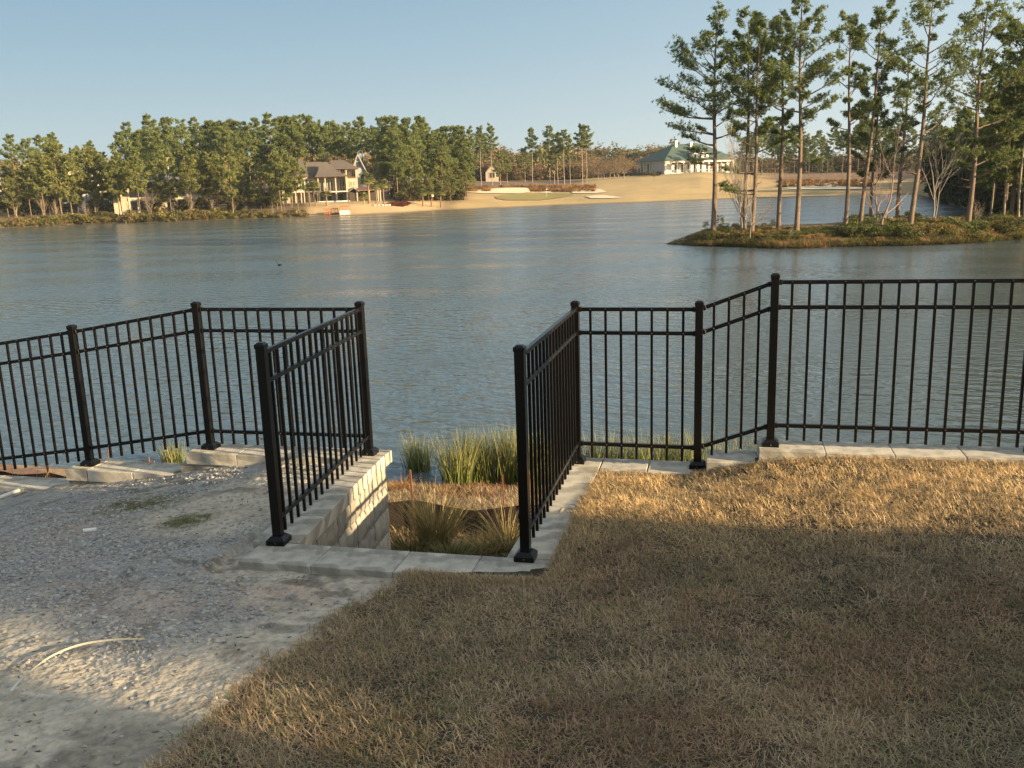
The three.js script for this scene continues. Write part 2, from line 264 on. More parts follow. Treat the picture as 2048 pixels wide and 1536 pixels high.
{
  const cols = span([-1200, -200, 100], [-200, 2100, 12], [2100, 3200, 100]), rows = span([-12, 0, 4], [0, 30, 1.5], [30, 100, 5], [100, 300, 20], [300, 1000, 100], [1000, 4000, 1000]);
  const P = [], K = [], U = [], I = [], n = cols.length;
  const gold = [0.47, 0.335, 0.155], straw = [0.235, 0.145, 0.085], woods = [0.17, 0.115, 0.06], sand = [0.54, 0.385, 0.205], asphalt = [0.13, 0.125, 0.12];
  const mixc = (p, q, t) => p.map((w, k) => w + (q[k] - w) * clamp(t, 0, 1));
  for (const e of rows) for (const px of cols) {
    const p = farAt(px, e); P.push(p.x, p.y, p.z); U.push(p.x, p.z);
    let c = woods; const nz = fbm(px * 0.012, e * 0.05, 3, 66);
    const lawn = smoothstep(px, 600, 625) * (1 - smoothstep(px, 855, 915)) * (1 - smoothstep(e, 15, 30)), golf = smoothstep(px + 60 * (nz - 0.5), 890, 925) * (1 - smoothstep(px, 1840, 1900));
    c = mixc(c, sand, lawn); c = mixc(c, gold, golf);
    c = mixc(c, straw, smoothstep(px, 900, 960) * (1 - smoothstep(px, 1130, 1200)) * smoothstep(e + 20 * (nz - 0.5), 58, 66));
    c = mixc(c, straw, (1 - smoothstep(px, 900, 960)) * smoothstep(px, 810, 850) * smoothstep(e, 16, 22));
    c = mixc(c, straw, smoothstep(px, 1500, 1560) * smoothstep(e + 20 * (nz - 0.5), 60, 75));
    c = mixc(c, asphalt, 0.85 * smoothstep(px, 940, 960) * (1 - smoothstep(px, 1160, 1180)) * smoothstep(e, 92, 96) * (1 - smoothstep(e, 112, 118)));
    if (e < 2.2) c = mixc([0.15, 0.11, 0.06], c, smoothstep(e, 0.6, 2.2));
    const k = 0.88 + 0.3 * (fbm(p.x * 0.1, p.z * 0.1, 3, 91) - 0.5) + 0.12; K.push(...c.map((q) => q * k));
  }
  for (let j = 0; j < rows.length - 1; j++) for (let i = 0; i < n - 1; i++) { const a = j * n + i; I.push(a, a + 1, a + n, a + 1, a + n + 1, a + n); }
  const g = new THREE.BufferGeometry(); g.setAttribute('position', new THREE.Float32BufferAttribute(P, 3)); g.setAttribute('color', new THREE.Float32BufferAttribute(K, 3)); g.setAttribute('uv', new THREE.Float32BufferAttribute(U, 2)); g.setIndex(I); g.computeVertexNormals();
  struct('terrain', g, std([1, 1, 1], 0.95, { vertexColors: true, map: reuse(turfT, 1 / 47), bumpMap: reuse(grainT, 0.3), bumpScale: 0.12, side: THREE.DoubleSide }));
}
// flat patches lying on the far land, rows of [py, left px, right px] from top to bottom
function patch(name, rows, mat, lift = 0.1, cols = 14, sub = 3) {
  const P = [], U = [], I = []; let n = 0;
  for (let i = 0; i < rows.length - 1; i++) for (let s = 0; s < (i === rows.length - 2 ? sub + 1 : sub); s++) {
    const t = s / sub, r = rows[i].map((v, k) => lerp(v, rows[i + 1][k], t));
    for (let k = 0; k <= cols; k++) { const p = hit(lerp(r[1], r[2], k / cols), r[0]); P.push(p.x, farY(p.x, p.z) + lift, p.z); U.push(p.x, p.z); } n++;
  }
  for (let j = 0; j < n - 1; j++) for (let i = 0; i < cols; i++) { const a = j * (cols + 1) + i; I.push(a, a + cols + 1, a + 1, a + 1, a + cols + 1, a + cols + 2); }
  const g = new THREE.BufferGeometry(); g.setAttribute('position', new THREE.Float32BufferAttribute(P, 3)); g.setAttribute('uv', new THREE.Float32BufferAttribute(U, 2)); g.setIndex(I); g.computeVertexNormals();
  return struct(name, g, mat);
}
M.sand = std([0.70, 0.59, 0.41], 0.95, { map: reuse(speckT, 0.3), side: THREE.DoubleSide });
M.green = std([0.24, 0.20, 0.055], 0.95, { map: reuse(speckT, 0.2), side: THREE.DoubleSide });
patch('sand_bunker', [[376.5, 1012, 1052], [379, 975, 1058], [382, 944, 1059], [385, 930, 1060], [387.5, 966, 1040]], M.sand, 0.16);
patch('sand_bunker', [[384, 1092, 1100], [386.5, 1078, 1106]], M.sand, 0.16);
patch('sand_bunker', [[379, 1182, 1200], [382, 1160, 1208], [385, 1143, 1214], [387.5, 1146, 1190]], M.sand, 0.16);
patch('sand_bunker', [[391.5, 1196, 1206], [393.5, 1170, 1228], [396, 1178, 1244], [397.5, 1182, 1224]], M.sand, 0.16);
patch('golf_green', [[387.2, 1040, 1140], [390, 1006, 1150], [394, 990, 1132], [398, 994, 1108], [401, 1012, 1080]], M.green, 0.12);
patch('sand_bunker', [[367, 1632, 1654], [371, 1616, 1666], [374.5, 1596, 1700], [377.5, 1560, 1760], [379.5, 1600, 1740]], M.sand, 0.16);

// peninsula: outline in frame pixels, front and back shore
const FRONT = [[1326, 487.5], [1340, 489.5], [1400, 492], [1480, 494], [1560, 497.5], [1600, 497], [1680, 494], [1800, 492], [1900, 489], [1990, 483], [2048, 479], [2200, 474], [2500, 468]];
const BACK = [[1326, 486.5], [1360, 476], [1400, 469], [1480, 460], [1560, 456], [1650, 452], [1740, 447], [1830, 444], [1900, 441], [2000, 436], [2048, 430], [2200, 420], [2500, 410]];
const penX = (px) => [onY(px, pick(FRONT, px), WATER), onY(px, pick(BACK, px), WATER)];
function penAt(px, t, lift = 0) {   // t 0 front shore, 1 back shore
  const [a, b] = penX(px), p = a.clone().lerp(b, t), tip = smoothstep(px, 1326, 1430);
  p.y = WATER - 0.12 + (0.12 + 0.85 * tip) * Math.pow(Math.sin(Math.PI * clamp(t, 0.0, 1) ** 0.8), 0.55) + 0.16 * tip * (fbm(p.x * 0.5, p.z * 0.5, 3, 18) - 0.5) + lift; return p;
}
{
  const cols = span([1326, 2500, 8]), K = [], P = [], U = [], I = [], R = 18;
  for (let j = 0; j <= R; j++) for (const px of cols) {
    const t = j / R, p = penAt(px, t); P.push(p.x, p.y - (t === 0 || t === 1 ? 0.5 : 0), p.z); U.push(p.x, p.z);
    const k = 0.8 + 0.5 * fbm(p.x * 0.8, p.z * 0.8, 3, 19), edge = t < 0.15;
    const c = edge ? [0.075, 0.052, 0.028] : fbm(p.x * 0.25, p.z * 0.25, 2, 20) > 0.5 ? [0.22, 0.125, 0.075] : [0.17, 0.12, 0.06]; K.push(...c.map((q) => q * k));
  }
  const n = cols.length; for (let j = 0; j < R; j++) for (let i = 0; i < n - 1; i++) { const a = j * n + i; I.push(a, a + 1, a + n, a + 1, a + n + 1, a + n); }
  const g = new THREE.BufferGeometry(); g.setAttribute('position', new THREE.Float32BufferAttribute(P, 3)); g.setAttribute('color', new THREE.Float32BufferAttribute(K, 3)); g.setAttribute('uv', new THREE.Float32BufferAttribute(U, 2)); g.setIndex(I); g.computeVertexNormals();
  struct('peninsula', g, std([1, 1, 1], 0.95, { vertexColors: true, bumpMap: reuse(grainT, 0.8), bumpScale: 0.06, side: THREE.DoubleSide }));
}
// ---------------------------------------------------------------- retaining wall with cap stones
const wall = thing('retaining_wall', 'pale concrete block retaining wall with smooth cap stones round the notch', 'retaining wall');
const stoneM = (i) => stones[i % stones.length];
let stoneN = 0;
const CAPG = new Map();
function capStone(x0, x1, z0, z1, y, th = 0.1) {
  const k = hash(stoneN++, 5, 8), w = Math.abs(x1 - x0) - 0.003, d = Math.abs(z1 - z0) - 0.003, key = [w, th, d].map((v) => v.toFixed(3)).join();
  if (!CAPG.has(key)) { const g = new RoundedBoxGeometry(w, th, d, 2, 0.006), p = g.attributes.position, u = g.attributes.uv; for (let i = 0; i < p.count; i++) u.setXY(i, (p.getX(i) + p.getY(i) * 0.7) / 0.45, (p.getZ(i) + p.getY(i)) / 0.45); CAPG.set(key, g); }
  const m = mesh('cap_stone', CAPG.get(key), stoneM(Math.floor(k * 4)), wall);
  m.position.set((x0 + x1) / 2, y - th / 2 + 0.002 * (k - 0.5), (z0 + z1) / 2); m.rotation.set(0.004 * (hash(stoneN, 1) - 0.5), 0.012 * (hash(stoneN, 2) - 0.5), 0.004 * (hash(stoneN, 3) - 0.5));
  return m;
}
// split-faced blocks: one rough face towards +z of the block
const blockShapes = [0, 1, 2, 3, 4].map((v) => {
  const g = new THREE.BoxGeometry(1, 0.197, 0.26, 10, 5, 1), p = g.attributes.position, u = g.attributes.uv;
  for (let i = 0; i < p.count; i++) {
    const x = p.getX(i), y = p.getY(i), z = p.getZ(i), ex = Math.min(0.5 - Math.abs(x), 0.08) / 0.08, ey = Math.min(0.0985 - Math.abs(y), 0.02) / 0.02;
    if (z > 0.12) p.setZ(i, z - 0.012 + 0.012 * Math.min(1, ex) * Math.min(1, ey) + 0.026 * (fbm(x * 7 + v * 9, y * 22, 3, v + 2) - 0.5));
    u.setXY(i, x + v * 0.3, y * 2 + z);
  }
  g.computeVertexNormals(); return g;
});
function block(x, y, z, len, turn) { const k = stoneN++, m = mesh('wall_block', blockShapes[k % 5], blockMs[(k * 7 >> 1) % 3], wall); m.scale.set(len - 0.006, 1, 1); m.position.set(x, y, z); m.rotation.y = turn; return m; }
// caps: front of the notch, two wings, runs along the lake
for (const [a, b] of [[-2.76, -2.30], [-2.30, -1.80], [-1.80, -1.36], [-1.36, -0.92]]) capStone(a, b, -4.755, -4.45, 0);
for (let k = 0; k < 4; k++) {
  const z1 = -4.76 - k * 0.455, z0 = k === 3 ? -6.43 : z1 - 0.455, s = (z) => (z + 4.76) / 1.9 * 0.15;
  const L = capStone(-2.83 + s((z0 + z1) / 2), -2.525 + s((z0 + z1) / 2), z0, z1, 0); L.rotation.y = 0.08;
  capStone(-1.215, -0.915, z0, z1, 0);
}
capStone(-2.965, -2.66, -6.74, -6.435, 0).rotation.y = 0.01; capStone(-1.215, -0.915, -6.74, -6.435, 0);
for (let x = -2.97; x > -4.3; x -= 0.47) capStone(Math.max(-4.44, x - 0.47), x, -6.745, -6.44, 0);
for (const [a, b] of [[-4.9, -4.45], [-5.35, -4.905], [-5.57, -5.355]]) capStone(a, b, -6.745, -6.43, -0.193);
for (let x = -5.57; x > -11; x -= 0.455) capStone(x - 0.455, x, -6.745, -6.43, x > -8 ? -0.385 : -0.575);
for (const [a, b] of [[-0.91, -0.56], [-0.555, -0.12]]) capStone(a, b, -6.745, -6.44, 0);
capStone(-0.13, 0.235, -6.745, -6.42, 0.1);
for (let x = 0.235; x < 9; x += 0.455) capStone(x, x + 0.455, -6.745, -6.44, 0.193);
for (let r = 0; r < 6; r++) {
  const y = -0.2 - r * 0.2, off = (r % 2) * 0.2;
  for (let z = -4.74 + off * 0.5 - (off ? 0.1 : 0); z > -6.6; z -= 0.4) {
    const l = Math.min(0.4, z + 6.74); if (l < 0.1) break; const s = (z - l / 2 + 4.76) / 1.9 * 0.15;
    block(-2.56 - 0.13 + s, y, z - l / 2, l, Math.PI / 2 + 0.08); block(-1.19 + 0.13, y, z - l / 2, l, -Math.PI / 2);
  }
  for (const [a, b, top] of [[-11, -8, -0.575], [-8, -5.57, -0.385], [-5.57, -4.45, -0.193], [-4.45, -2.84, 0], [-0.92, 0.235, 0], [0.235, 9, 0.193]])
    for (let x = a - off * (hash(a * 9, r) > 0.3 ? 1 : 0); x < b - 0.12; x += 0.45) { const x0 = Math.max(a, x), l = Math.min(x + 0.45, b) - x0; if (l < 0.1) continue; block(x0 + l / 2, y + top, -6.59, l, Math.PI); }
  for (let x = -2.5; x < -1.25; x += 0.42) { const x0 = x + (r % 2 ? 0 : 0.06), l = Math.min(0.42, -1.2 - x0); if (l > 0.1) block(x0 + l / 2, y, -4.61, l, Math.PI); }
}

// ---------------------------------------------------------------- black metal fence, two runs of it
const postG = rbox(0.055, 1.19, 0.055, 0, 0.635, 0, 0.003), baseG = (() => {
  const s = 0.058, t = 0.036, h1 = 0.03, h2 = 0.052, T = new Tris(), c = [1, 1, 1], q = (r, y) => [[-r, y, r], [r, y, r], [r, y, -r], [-r, y, -r]];
  const L = [q(s, 0), q(s, h1), q(t, h2), q(0.029, h2)]; for (let k = 0; k < 3; k++) for (let i = 0; i < 4; i++) T.quad(L[k][i], L[k][(i + 1) % 4], L[k + 1][(i + 1) % 4], L[k + 1][i], c);
  const g = T.build(); g.deleteAttribute('color'); return g;
})(), capG = (() => { const g = new THREE.CylinderGeometry(0.022, 0.044, 0.012, 4, 1).rotateY(Math.PI / 4).translate(0, 1.241, 0).toNonIndexed(); g.computeVertexNormals(); return merge([rbox(0.063, 0.024, 0.063, 0, 1.223, 0, 0.003), g]); })();
const plateScrew = new THREE.SphereGeometry(0.006, 6, 4).scale(1, 1, 0.5);
const railG = rbox(1, 0.028, 0.028, 0, 0, 0, 0.003), picketG = rbox(0.018, 1, 0.018, 0, 0.5, 0, 0.0015);
const screwG = new THREE.SphereGeometry(0.0042, 6, 4);
function fence(label, posts, skipFirst) {
  const f = thing('metal_fence', label, 'fence');
  posts.forEach((p, i) => {
    if (!(skipFirst && i === 0)) { const o = mesh('post', postG, M.fence, f); o.position.set(...p); mesh('post_cap', capG, M.fence, o); mesh('base_plate', baseG, M.fence, o); const s = mesh('base_screw', plateScrew, M.screw, o); s.position.set(0, 0.016, 0.058); o.rotation.y = p[3] || 0; }
    if (i === posts.length - 1) return;
    const q = posts[i + 1], a = V(p[0], p[1], p[2]), b = V(q[0], q[1], q[2]), len = Math.hypot(b.x - a.x, b.z - a.z), yaw = -Math.atan2(b.z - a.z, b.x - a.x), pitch = Math.atan2(b.y - a.y, len), n = Math.round(len / 0.1125);
    const screws = [];
    for (const h of [1.183, 1.008, 0.152]) {
      const r = mesh('rail', railG, M.fence, f), L = (len - 0.05) / Math.cos(pitch); r.scale.x = L;
      r.position.copy(a).lerp(b, 0.5); r.position.y += h; r.rotation.set(0, yaw, pitch, 'YXZ');
      for (let k = 1; k < n; k++) { const c = a.clone().lerp(b, k / n); for (const s of [-1, 1]) screws.push(screwG.clone().translate(c.x + s * Math.sin(yaw) * 0.0142, c.y + h + (h > 1.1 ? 0.003 : 0), c.z + s * Math.cos(yaw) * 0.0142)); }
      for (const e of [0, 1]) { const c = mesh('rail_bracket', rbox(0.022, 0.036, 0.036, 0, 0, 0, 0.003), M.fence, f); c.position.copy(a).lerp(b, e ? 1 - 0.037 / len : 0.037 / len); c.position.y += h; c.rotation.set(0, yaw, pitch, 'YXZ'); }
    }
    for (let k = 1; k < n; k++) { const c = a.clone().lerp(b, k / n), m = mesh('picket', picketG, M.fence, f); m.position.set(c.x, c.y + 0.042, c.z); m.scale.y = 1.15; m.rotation.y = yaw; }
    stuff(mesh('rail_screws', merge(screws), M.screw, f));
  });
  return f;
}
fence('black metal picket fence on the left side of the notch, stepping down towards the left', [[-8.6, -0.575, -6.59], [-7.02, -0.42, -6.59], [-5.432, -0.193, -6.589], [-4.233, 0, -6.601], [-2.805, 0, -6.612], [-2.65, 0, -4.752, 0.06]]);
fence('black metal picket fence on the right side of the notch, stepping up by the lawn', [[-1.099, 0, -4.75], [-1.098, 0, -6.612], [-0.196, 0, -6.601], [0.32, 0.193, -6.584], [2.06, 0.193, -6.59], [3.86, 0.193, -6.59], [5.66, 0.193, -6.59]]);

// ---------------------------------------------------------------- dry lawn: bent blades in tufts, placed singly
function grassTuft(seed, n, spread, len, wid, lie) {
  const R = rng(seed), T = new Tris();
  for (let i = 0; i < n; i++) {
    const a = R() * 6.283, r = Math.sqrt(R()) * spread, x = Math.cos(a) * r, z = Math.sin(a) * r, dir = R() * 6.283, L = len * (0.55 + 0.8 * R()), W = wid * (0.7 + 0.6 * R());
    let el = 1.35 - lie * R() * 1.15, px = x, py = -0.004, pz = z, az = dir, curl = (R() - 0.3) * 2.2, turn = (R() - 0.5) * 2.4;
    const k = 0.45 + 0.95 * R(), warm = R(), col = [k * (1 + 0.05 * warm), k, k * (1 - 0.18 * warm)], S = 3; let pl = null, pr = null;
    for (let s = 0; s <= S; s++) {
      const t = s / S, w = W * (1 - 0.85 * t) * 0.5, sx = -Math.sin(az) * w, sz = Math.cos(az) * w, l = [px + sx, py, pz + sz], rr = [px - sx, py, pz - sz];
      if (s) { if (s < S) T.quad(pl, pr, rr, l, col); else T.tri(pl, pr, [px, py, pz], col); }
      pl = l; pr = rr; const st = L / S; px += Math.cos(el) * Math.cos(az) * st; pz += Math.cos(el) * Math.sin(az) * st; py = Math.max(0.003, py + Math.sin(el) * st); el -= curl / S + 0.25; az += turn / S;
    }
  }
  return T.build();
}
function scatter(name, geos, mat, spots, parentLabel, category) {   // spots: [x, y, z, scale, turn, [r, g, b], tilt]
  const g = new THREE.Group(); g.name = numbered(name); scene.add(g); stuff(g, parentLabel, category);
  geos.forEach((geo, v) => {
    const mine = spots.filter((_, i) => i % geos.length === v); if (!mine.length) return;
    const im = new THREE.InstancedMesh(geo, mat, mine.length), m = new THREE.Matrix4(), q = new THREE.Quaternion(), e = new THREE.Euler(), c = new THREE.Color();
    mine.forEach((s, i) => { e.set(s[6] || 0, s[4], s[7] || 0); q.setFromEuler(e); m.compose(V(s[0], s[1], s[2]), q, Array.isArray(s[3]) ? V(...s[3]) : V(s[3], s[3], s[3])); im.setMatrixAt(i, m); im.setColorAt(i, c.setRGB(...s[5])); });
    im.name = name.replace(/s$/, '') + '_tuft'; im.castShadow = im.receiveShadow = true; stuff(im); g.add(im);
  });
  return g;
}
{
  const R = rng(404), spots = [], tufts = [0, 1, 2, 3, 4, 5].map((v) => grassTuft(900 + v, 13, 0.045, 0.043, 0.0042, 1.2));
  for (let i = 0; i < 64000; i++) {
    const z = -6.52 + Math.pow(R(), 0.9) * 4.9, x = -2.1 + R() * (z > -4.4 ? 6.2 : 6.8);
    const e = lawnEdge(z), fr = 0.13 * (R() - 0.5) * R(); if (x < e - 0.012 + fr) continue; if (z < -4.43 && x < -0.925 && x > -2) continue;
    if (z < -6.40 && x > -0.95) { if (R() < 0.75) continue; if (z < -6.46) continue; }
    const d = Math.abs(Math.hypot(x + 0.4, z)), p = EYE; if (Math.abs(x * 0.95 + z * 0.229) > 0.66 * (-z) + 1.1) continue;
    const dens = fbm(x * 2.2, z * 2.2, 3, 301); if (R() > 0.25 + 0.95 * dens) continue;
    if (Math.hypot((x + 0.66) / 0.10, (z + 3.02) / 0.05) < 1) continue;   // a bare spot
    const green = smoothstep(fbm(x * 0.9 + 5, z * 1.1, 3, 311), 0.46, 0.64) * smoothstep(z, -5.6, -4.2), red = smoothstep(fbm(x * 1.7, z * 1.7, 3, 312), 0.5, 0.7), k = 0.70 + 0.5 * R() + 0.5 * (fbm(x * 3.5, z * 3.5, 2, 313) - 0.5);
    let c = [0.47, 0.365, 0.25]; c = c.map((w, j) => lerp(w, [0.42, 0.28, 0.18][j], red * 0.6)); c = c.map((w, j) => lerp(w, [0.34, 0.305, 0.19][j], green * (0.2 + 0.55 * R())));
    if (R() < 0.05) c = [0.22, 0.25, 0.10]; const dry = 1 - smoothstep(z, -5.6, -4.6); c = c.map((w, j) => lerp(w, [0.72, 0.545, 0.315][j], 0.85 * dry));  // dry: drier grass by the wall, with sunlight painted into its paler gold
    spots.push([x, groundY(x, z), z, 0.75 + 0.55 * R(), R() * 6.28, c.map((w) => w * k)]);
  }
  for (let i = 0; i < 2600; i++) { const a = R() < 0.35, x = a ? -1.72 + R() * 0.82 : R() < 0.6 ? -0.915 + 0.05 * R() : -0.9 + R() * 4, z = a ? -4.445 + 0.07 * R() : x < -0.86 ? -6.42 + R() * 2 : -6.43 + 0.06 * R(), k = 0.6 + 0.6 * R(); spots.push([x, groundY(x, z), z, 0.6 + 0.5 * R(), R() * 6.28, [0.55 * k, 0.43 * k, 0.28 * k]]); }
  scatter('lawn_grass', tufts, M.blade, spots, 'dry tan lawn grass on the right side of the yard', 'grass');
  // gravel on the bare dirt
  const rocks = [0, 1, 2, 3, 4].map((v) => { const g = new THREE.IcosahedronGeometry(1, 1), p = g.attributes.position, H = rng(50 + v), dir = [0, 1, 2, 3, 4, 5, 6].map(() => V(H() - 0.5, H() - 0.5, H() - 0.5).normalize()); for (let i = 0; i < p.count; i++) { const q = V(p.getX(i), p.getY(i), p.getZ(i)); for (const d of dir) { const t = q.dot(d) - 0.62; if (t > 0) q.addScaledVector(d, -t * 0.85); } p.setXYZ(i, q.x, q.y * 0.7, q.z); } g.computeVertexNormals(); return g; });
  const rs = [];
  for (let i = 0; i < 120000; i++) {
    const x = -5.6 + R() * 3.9, z = -6.4 + R() * 4.3; if (z < -4.4 && x > -2.9 - (z + 4.4) * -0.06) continue;
    const g = gravelAt(x, z), clump = smoothstep(fbm(x * 3, z * 3, 3, 322), 0.38, 0.62); if (R() > (0.02 + 0.62 * g * (0.25 + 0.75 * clump)) * (z < -5.9 ? 0.22 : z < -4.9 ? 0.75 : 1)) continue;
    const s = 0.0036 + 0.0118 * Math.pow(R(), 2.9), k = 0.75 + 0.5 * R(), w = R();
    const c = w < 0.55 ? [0.335, 0.325, 0.30] : w < 0.8 ? [0.275, 0.27, 0.27] : w < 0.93 ? [0.38, 0.355, 0.32] : [0.22, 0.20, 0.18];
    rs.push([x, groundY(x, z) + s * 0.16, z, [s * (0.8 + 0.7 * R()), s * (0.6 + 0.5 * R()), s], R() * 6.28, c.map((q) => q * k), (R() - 0.5) * 0.7, (R() - 0.5) * 0.7]);
  }
  scatter('gravel', rocks, std([1, 1, 1], 0.95), rs, 'crushed grey gravel spread over the bare dirt on the left', 'gravel').children.forEach((c) => { c.name = 'gravel_stone'; });
  const bit = [0, 1, 2].map((v) => { const H = rng(70 + v), s = new THREE.Shape(); for (let k = 0; k < 6; k++) { const a = k / 6 * 6.283, r = 0.4 + 0.6 * H(); k ? s.lineTo(Math.cos(a) * r, Math.sin(a) * r * 0.45) : s.moveTo(r, 0); } return new THREE.ExtrudeGeometry(s, { depth: 0.08, bevelEnabled: false }).rotateX(-Math.PI / 2); }), ds = [];
  for (let i = 0; i < 2600; i++) { const x = -5.4 + R() * 3.7, z = -6.3 + R() * 4.2; if (x > lawnEdge(z) - 0.03 || (z < -4.4 && x > -2.95) || R() > 0.2 + fbm(x * 2, z * 2, 3, 377) * 0.9) continue; const s = 0.005 + 0.014 * R() * R(), k = 0.5 + 0.9 * R(); ds.push([x, groundY(x, z) + 0.002, z, [s * 1.4, s, s], R() * 6.28, (R() < 0.6 ? [0.10, 0.075, 0.05] : [0.18, 0.13, 0.085]).map((q) => q * k), (R() - 0.5) * 0.6, (R() - 0.5) * 0.6]); }
  scatter('leaf_litter', bit, std([1, 1, 1], 0.95), ds, 'dark bits of bark and dead leaf strewn over the bare dirt', 'debris').children.forEach((c) => { c.name = 'bark_bit'; });
  // a few weeds in the dirt
  const ws = []; for (let i = 0; i < 700; i++) { const a = R() < 0.65, x = a ? -4.25 + (R() + R() - 1) * 0.42 : -3.55 + (R() + R() - 1) * 0.22, z = a ? -5.6 + (R() + R() - 1) * 0.24 : -5.15 + (R() + R() - 1) * 0.2; const k = 0.7 + 0.6 * R(); ws.push([x, groundY(x, z), z, 0.28 + 0.3 * R(), R() * 6.28, [0.20 * k, 0.20 * k, 0.075 * k]]); }
  scatter('weeds', tufts.slice(0, 2), M.blade, ws, 'low green weeds growing in the bare dirt by the left wall', 'weeds');
}
// litter on the dirt
{
  const pts = [[22, 1388], [40, 1371], [66, 1351], [110, 1322], [165, 1300], [225, 1288], [290, 1282]].map(([px, py]) => { let y = 0.1; let p; for (let k = 0; k < 8; k++) { p = onY(px, py, y); y = groundY(p.x, p.z) + 0.012; } return p; });
  pts.forEach((p, i) => { p.y += 0.010 + 0.018 * Math.sin(i / 6 * Math.PI); });
  const cv = new THREE.CatmullRomCurve3(pts).getPoints(40), T = new Tris(), c = [1, 1, 1];
  for (let i = 0; i < 40; i++) {   // a flat strap, twisting from flat to on edge
    const f = (k) => { const t = cv[Math.min(40, k + 1)].clone().sub(cv[Math.max(0, k - 1)]).normalize(), s = V(-t.z, 0, t.x).normalize(), a = lerp(0.25, 1.25, smoothstep(k / 40, 0.1, 0.5)), w = 0.0062; return [cv[k].clone().addScaledVector(s, Math.cos(a) * w).add(V(0, Math.sin(a) * w, 0)), cv[k].clone().addScaledVector(s, -Math.cos(a) * w).add(V(0, -Math.sin(a) * w * 0.6, 0))]; };
    const [a, b] = f(i), [d, e] = f(i + 1), o = V(0, 0.0016, 0), A = (v) => v.toArray(); T.quad(A(a), A(b), A(e), A(d), c); T.quad(A(a.clone().add(o)), A(d.clone().add(o)), A(e.clone().add(o)), A(b.clone().add(o)), c); T.quad(A(a), A(d), A(d.clone().add(o)), A(a.clone().add(o)), c); T.quad(A(b), A(b.clone().add(o)), A(e.clone().add(o)), A(e), c);
  }
  const g = T.build(); g.deleteAttribute('color');
  tag(mesh('packing_strap', g, new THREE.MeshPhysicalMaterial({ color: C(0.70, 0.64, 0.50), roughness: 0.5, side: THREE.DoubleSide })), 'pale yellow plastic strap curled on the bare dirt at the left', 'strap');
  const chip = tag(mesh('pipe_offcut', merge([new THREE.CylinderGeometry(0.0135, 0.0135, 0.085, 12, 1, true).rotateZ(Math.PI / 2), new THREE.CylinderGeometry(0.0105, 0.0105, 0.085, 12, 1, true).rotateZ(Math.PI / 2), new THREE.RingGeometry(0.0105, 0.0135, 12).rotateY(Math.PI / 2).translate(0.0425, 0, 0), new THREE.RingGeometry(0.0105, 0.0135, 12).rotateY(Math.PI / 2).translate(-0.0425, 0, 0)]), std([0.78, 0.77, 0.74], 0.45, { side: THREE.DoubleSide })), 'short white plastic pipe piece lying on the gravel', 'pipe');
  let p = onY(180, 1060, 0); for (let k = 0; k < 6; k++) p = onY(180, 1060, groundY(p.x, p.z) + 0.012); chip.position.copy(p); chip.rotation.y = 0.45;
  const fr = thing('plastic_piping', 'white plastic piping with an elbow lying at the left edge below the wall', 'pipe');
  const q = (px, py) => { let y = -0.25, r; for (let k = 0; k < 8; k++) { r = onY(px, py, y); y = groundY(r.x, r.z) + 0.018; } return r; };
  const a = q(45, 978), b = q(-190, 972), c2 = q(-60, 1019);
  for (const [s, e] of [[a, b], [a, c2]]) { const n = 5, l = []; for (let k = 0; k <= n; k++) { const v = s.clone().lerp(e, k / n); v.y = Math.max(v.y, groundY(v.x, v.z) + 0.016); l.push(v); } mesh('pipe', sweep(l, l.map(() => 0.0165), 10), chip.material, fr); }
  const el = mesh('elbow', new THREE.SphereGeometry(0.023, 12, 8), chip.material, fr); el.position.copy(a);
}

// ---------------------------------------------------------------- grasses, reeds and silt fence below the wall
function bladeClump(seed, n, rx, rz, h, wid, base, tip, o = {}) {
  const R = rng(seed), T = new Tris();
  for (let i = 0; i < n; i++) {
    const a = R() * 6.283, r = Math.pow(R(), o.pow || 0.6), x = Math.cos(a) * r * rx, z = Math.sin(a) * r * rz, L = h * (0.55 + 0.5 * R()) * (1 - 0.25 * r * (o.dome || 0)), W = wid * (0.6 + 0.8 * R());
    let az = o.fan ? a + (R() - 0.5) * 1.3 : R() * 6.283, el = 1.5 - (o.splay || 0.16) * (o.fan ? 0.25 + r * R() * 1.6 : R()), px = x, py = (o.foot ? o.foot(x, z) : 0) - 0.02, pz = z, bend = (o.bend || 0.35) * (0.2 + R() * 1.2);
    const k = 0.62 + 0.75 * R(), dead = R() < (o.dead || 0.15), f = (t) => (dead ? (o.deadc || [0.30, 0.2, 0.10]) : base).map((v, j) => k * lerp(v, tip[j], t)), S = o.seg || 4; let pl, pr, pc; const ww = R() * 6.283, wx = Math.cos(ww), wz = Math.sin(ww);
    for (let s = 0; s <= S; s++) {
      const t = s / S, w = W * (1 - 0.9 * t * t) * 0.5, l = [px + wx * w, py, pz + wz * w], rr = [px - wx * w, py, pz - wz * w], c = f(Math.pow(t, 1.4));
      if (s) { if (s < S) T.quad(pl, pr, rr, l, pc, pc, c, c); else T.tri(pl, pr, [px, py, pz], pc, pc, c); }
      pl = l; pr = rr; pc = c; const st = L / S; px += Math.cos(el) * Math.cos(az) * st; pz += Math.cos(el) * Math.sin(az) * st; py += Math.sin(el) * st; el -= bend * (0.4 + t) / S * 1.6; if (py < -0.3) break;
    }
  }
  return T.build();
}
function clump(name, label, cat, x, z, args, o, group) { const y = bankY(x, z), m = mesh(name, bladeClump(...args, { ...o, foot: (dx, dz) => bankY(x + dx, z + dz) - y }), M.blade); m.position.set(x, y, z); tag(m, label, cat, group); return m; }
const onBank = (px, py) => { let y = -2.5, p; for (let k = 0; k < 30; k++) { p = onY(px, py, y); y = lerp(y, bankY(p.x, p.z), 0.5); } return p; };
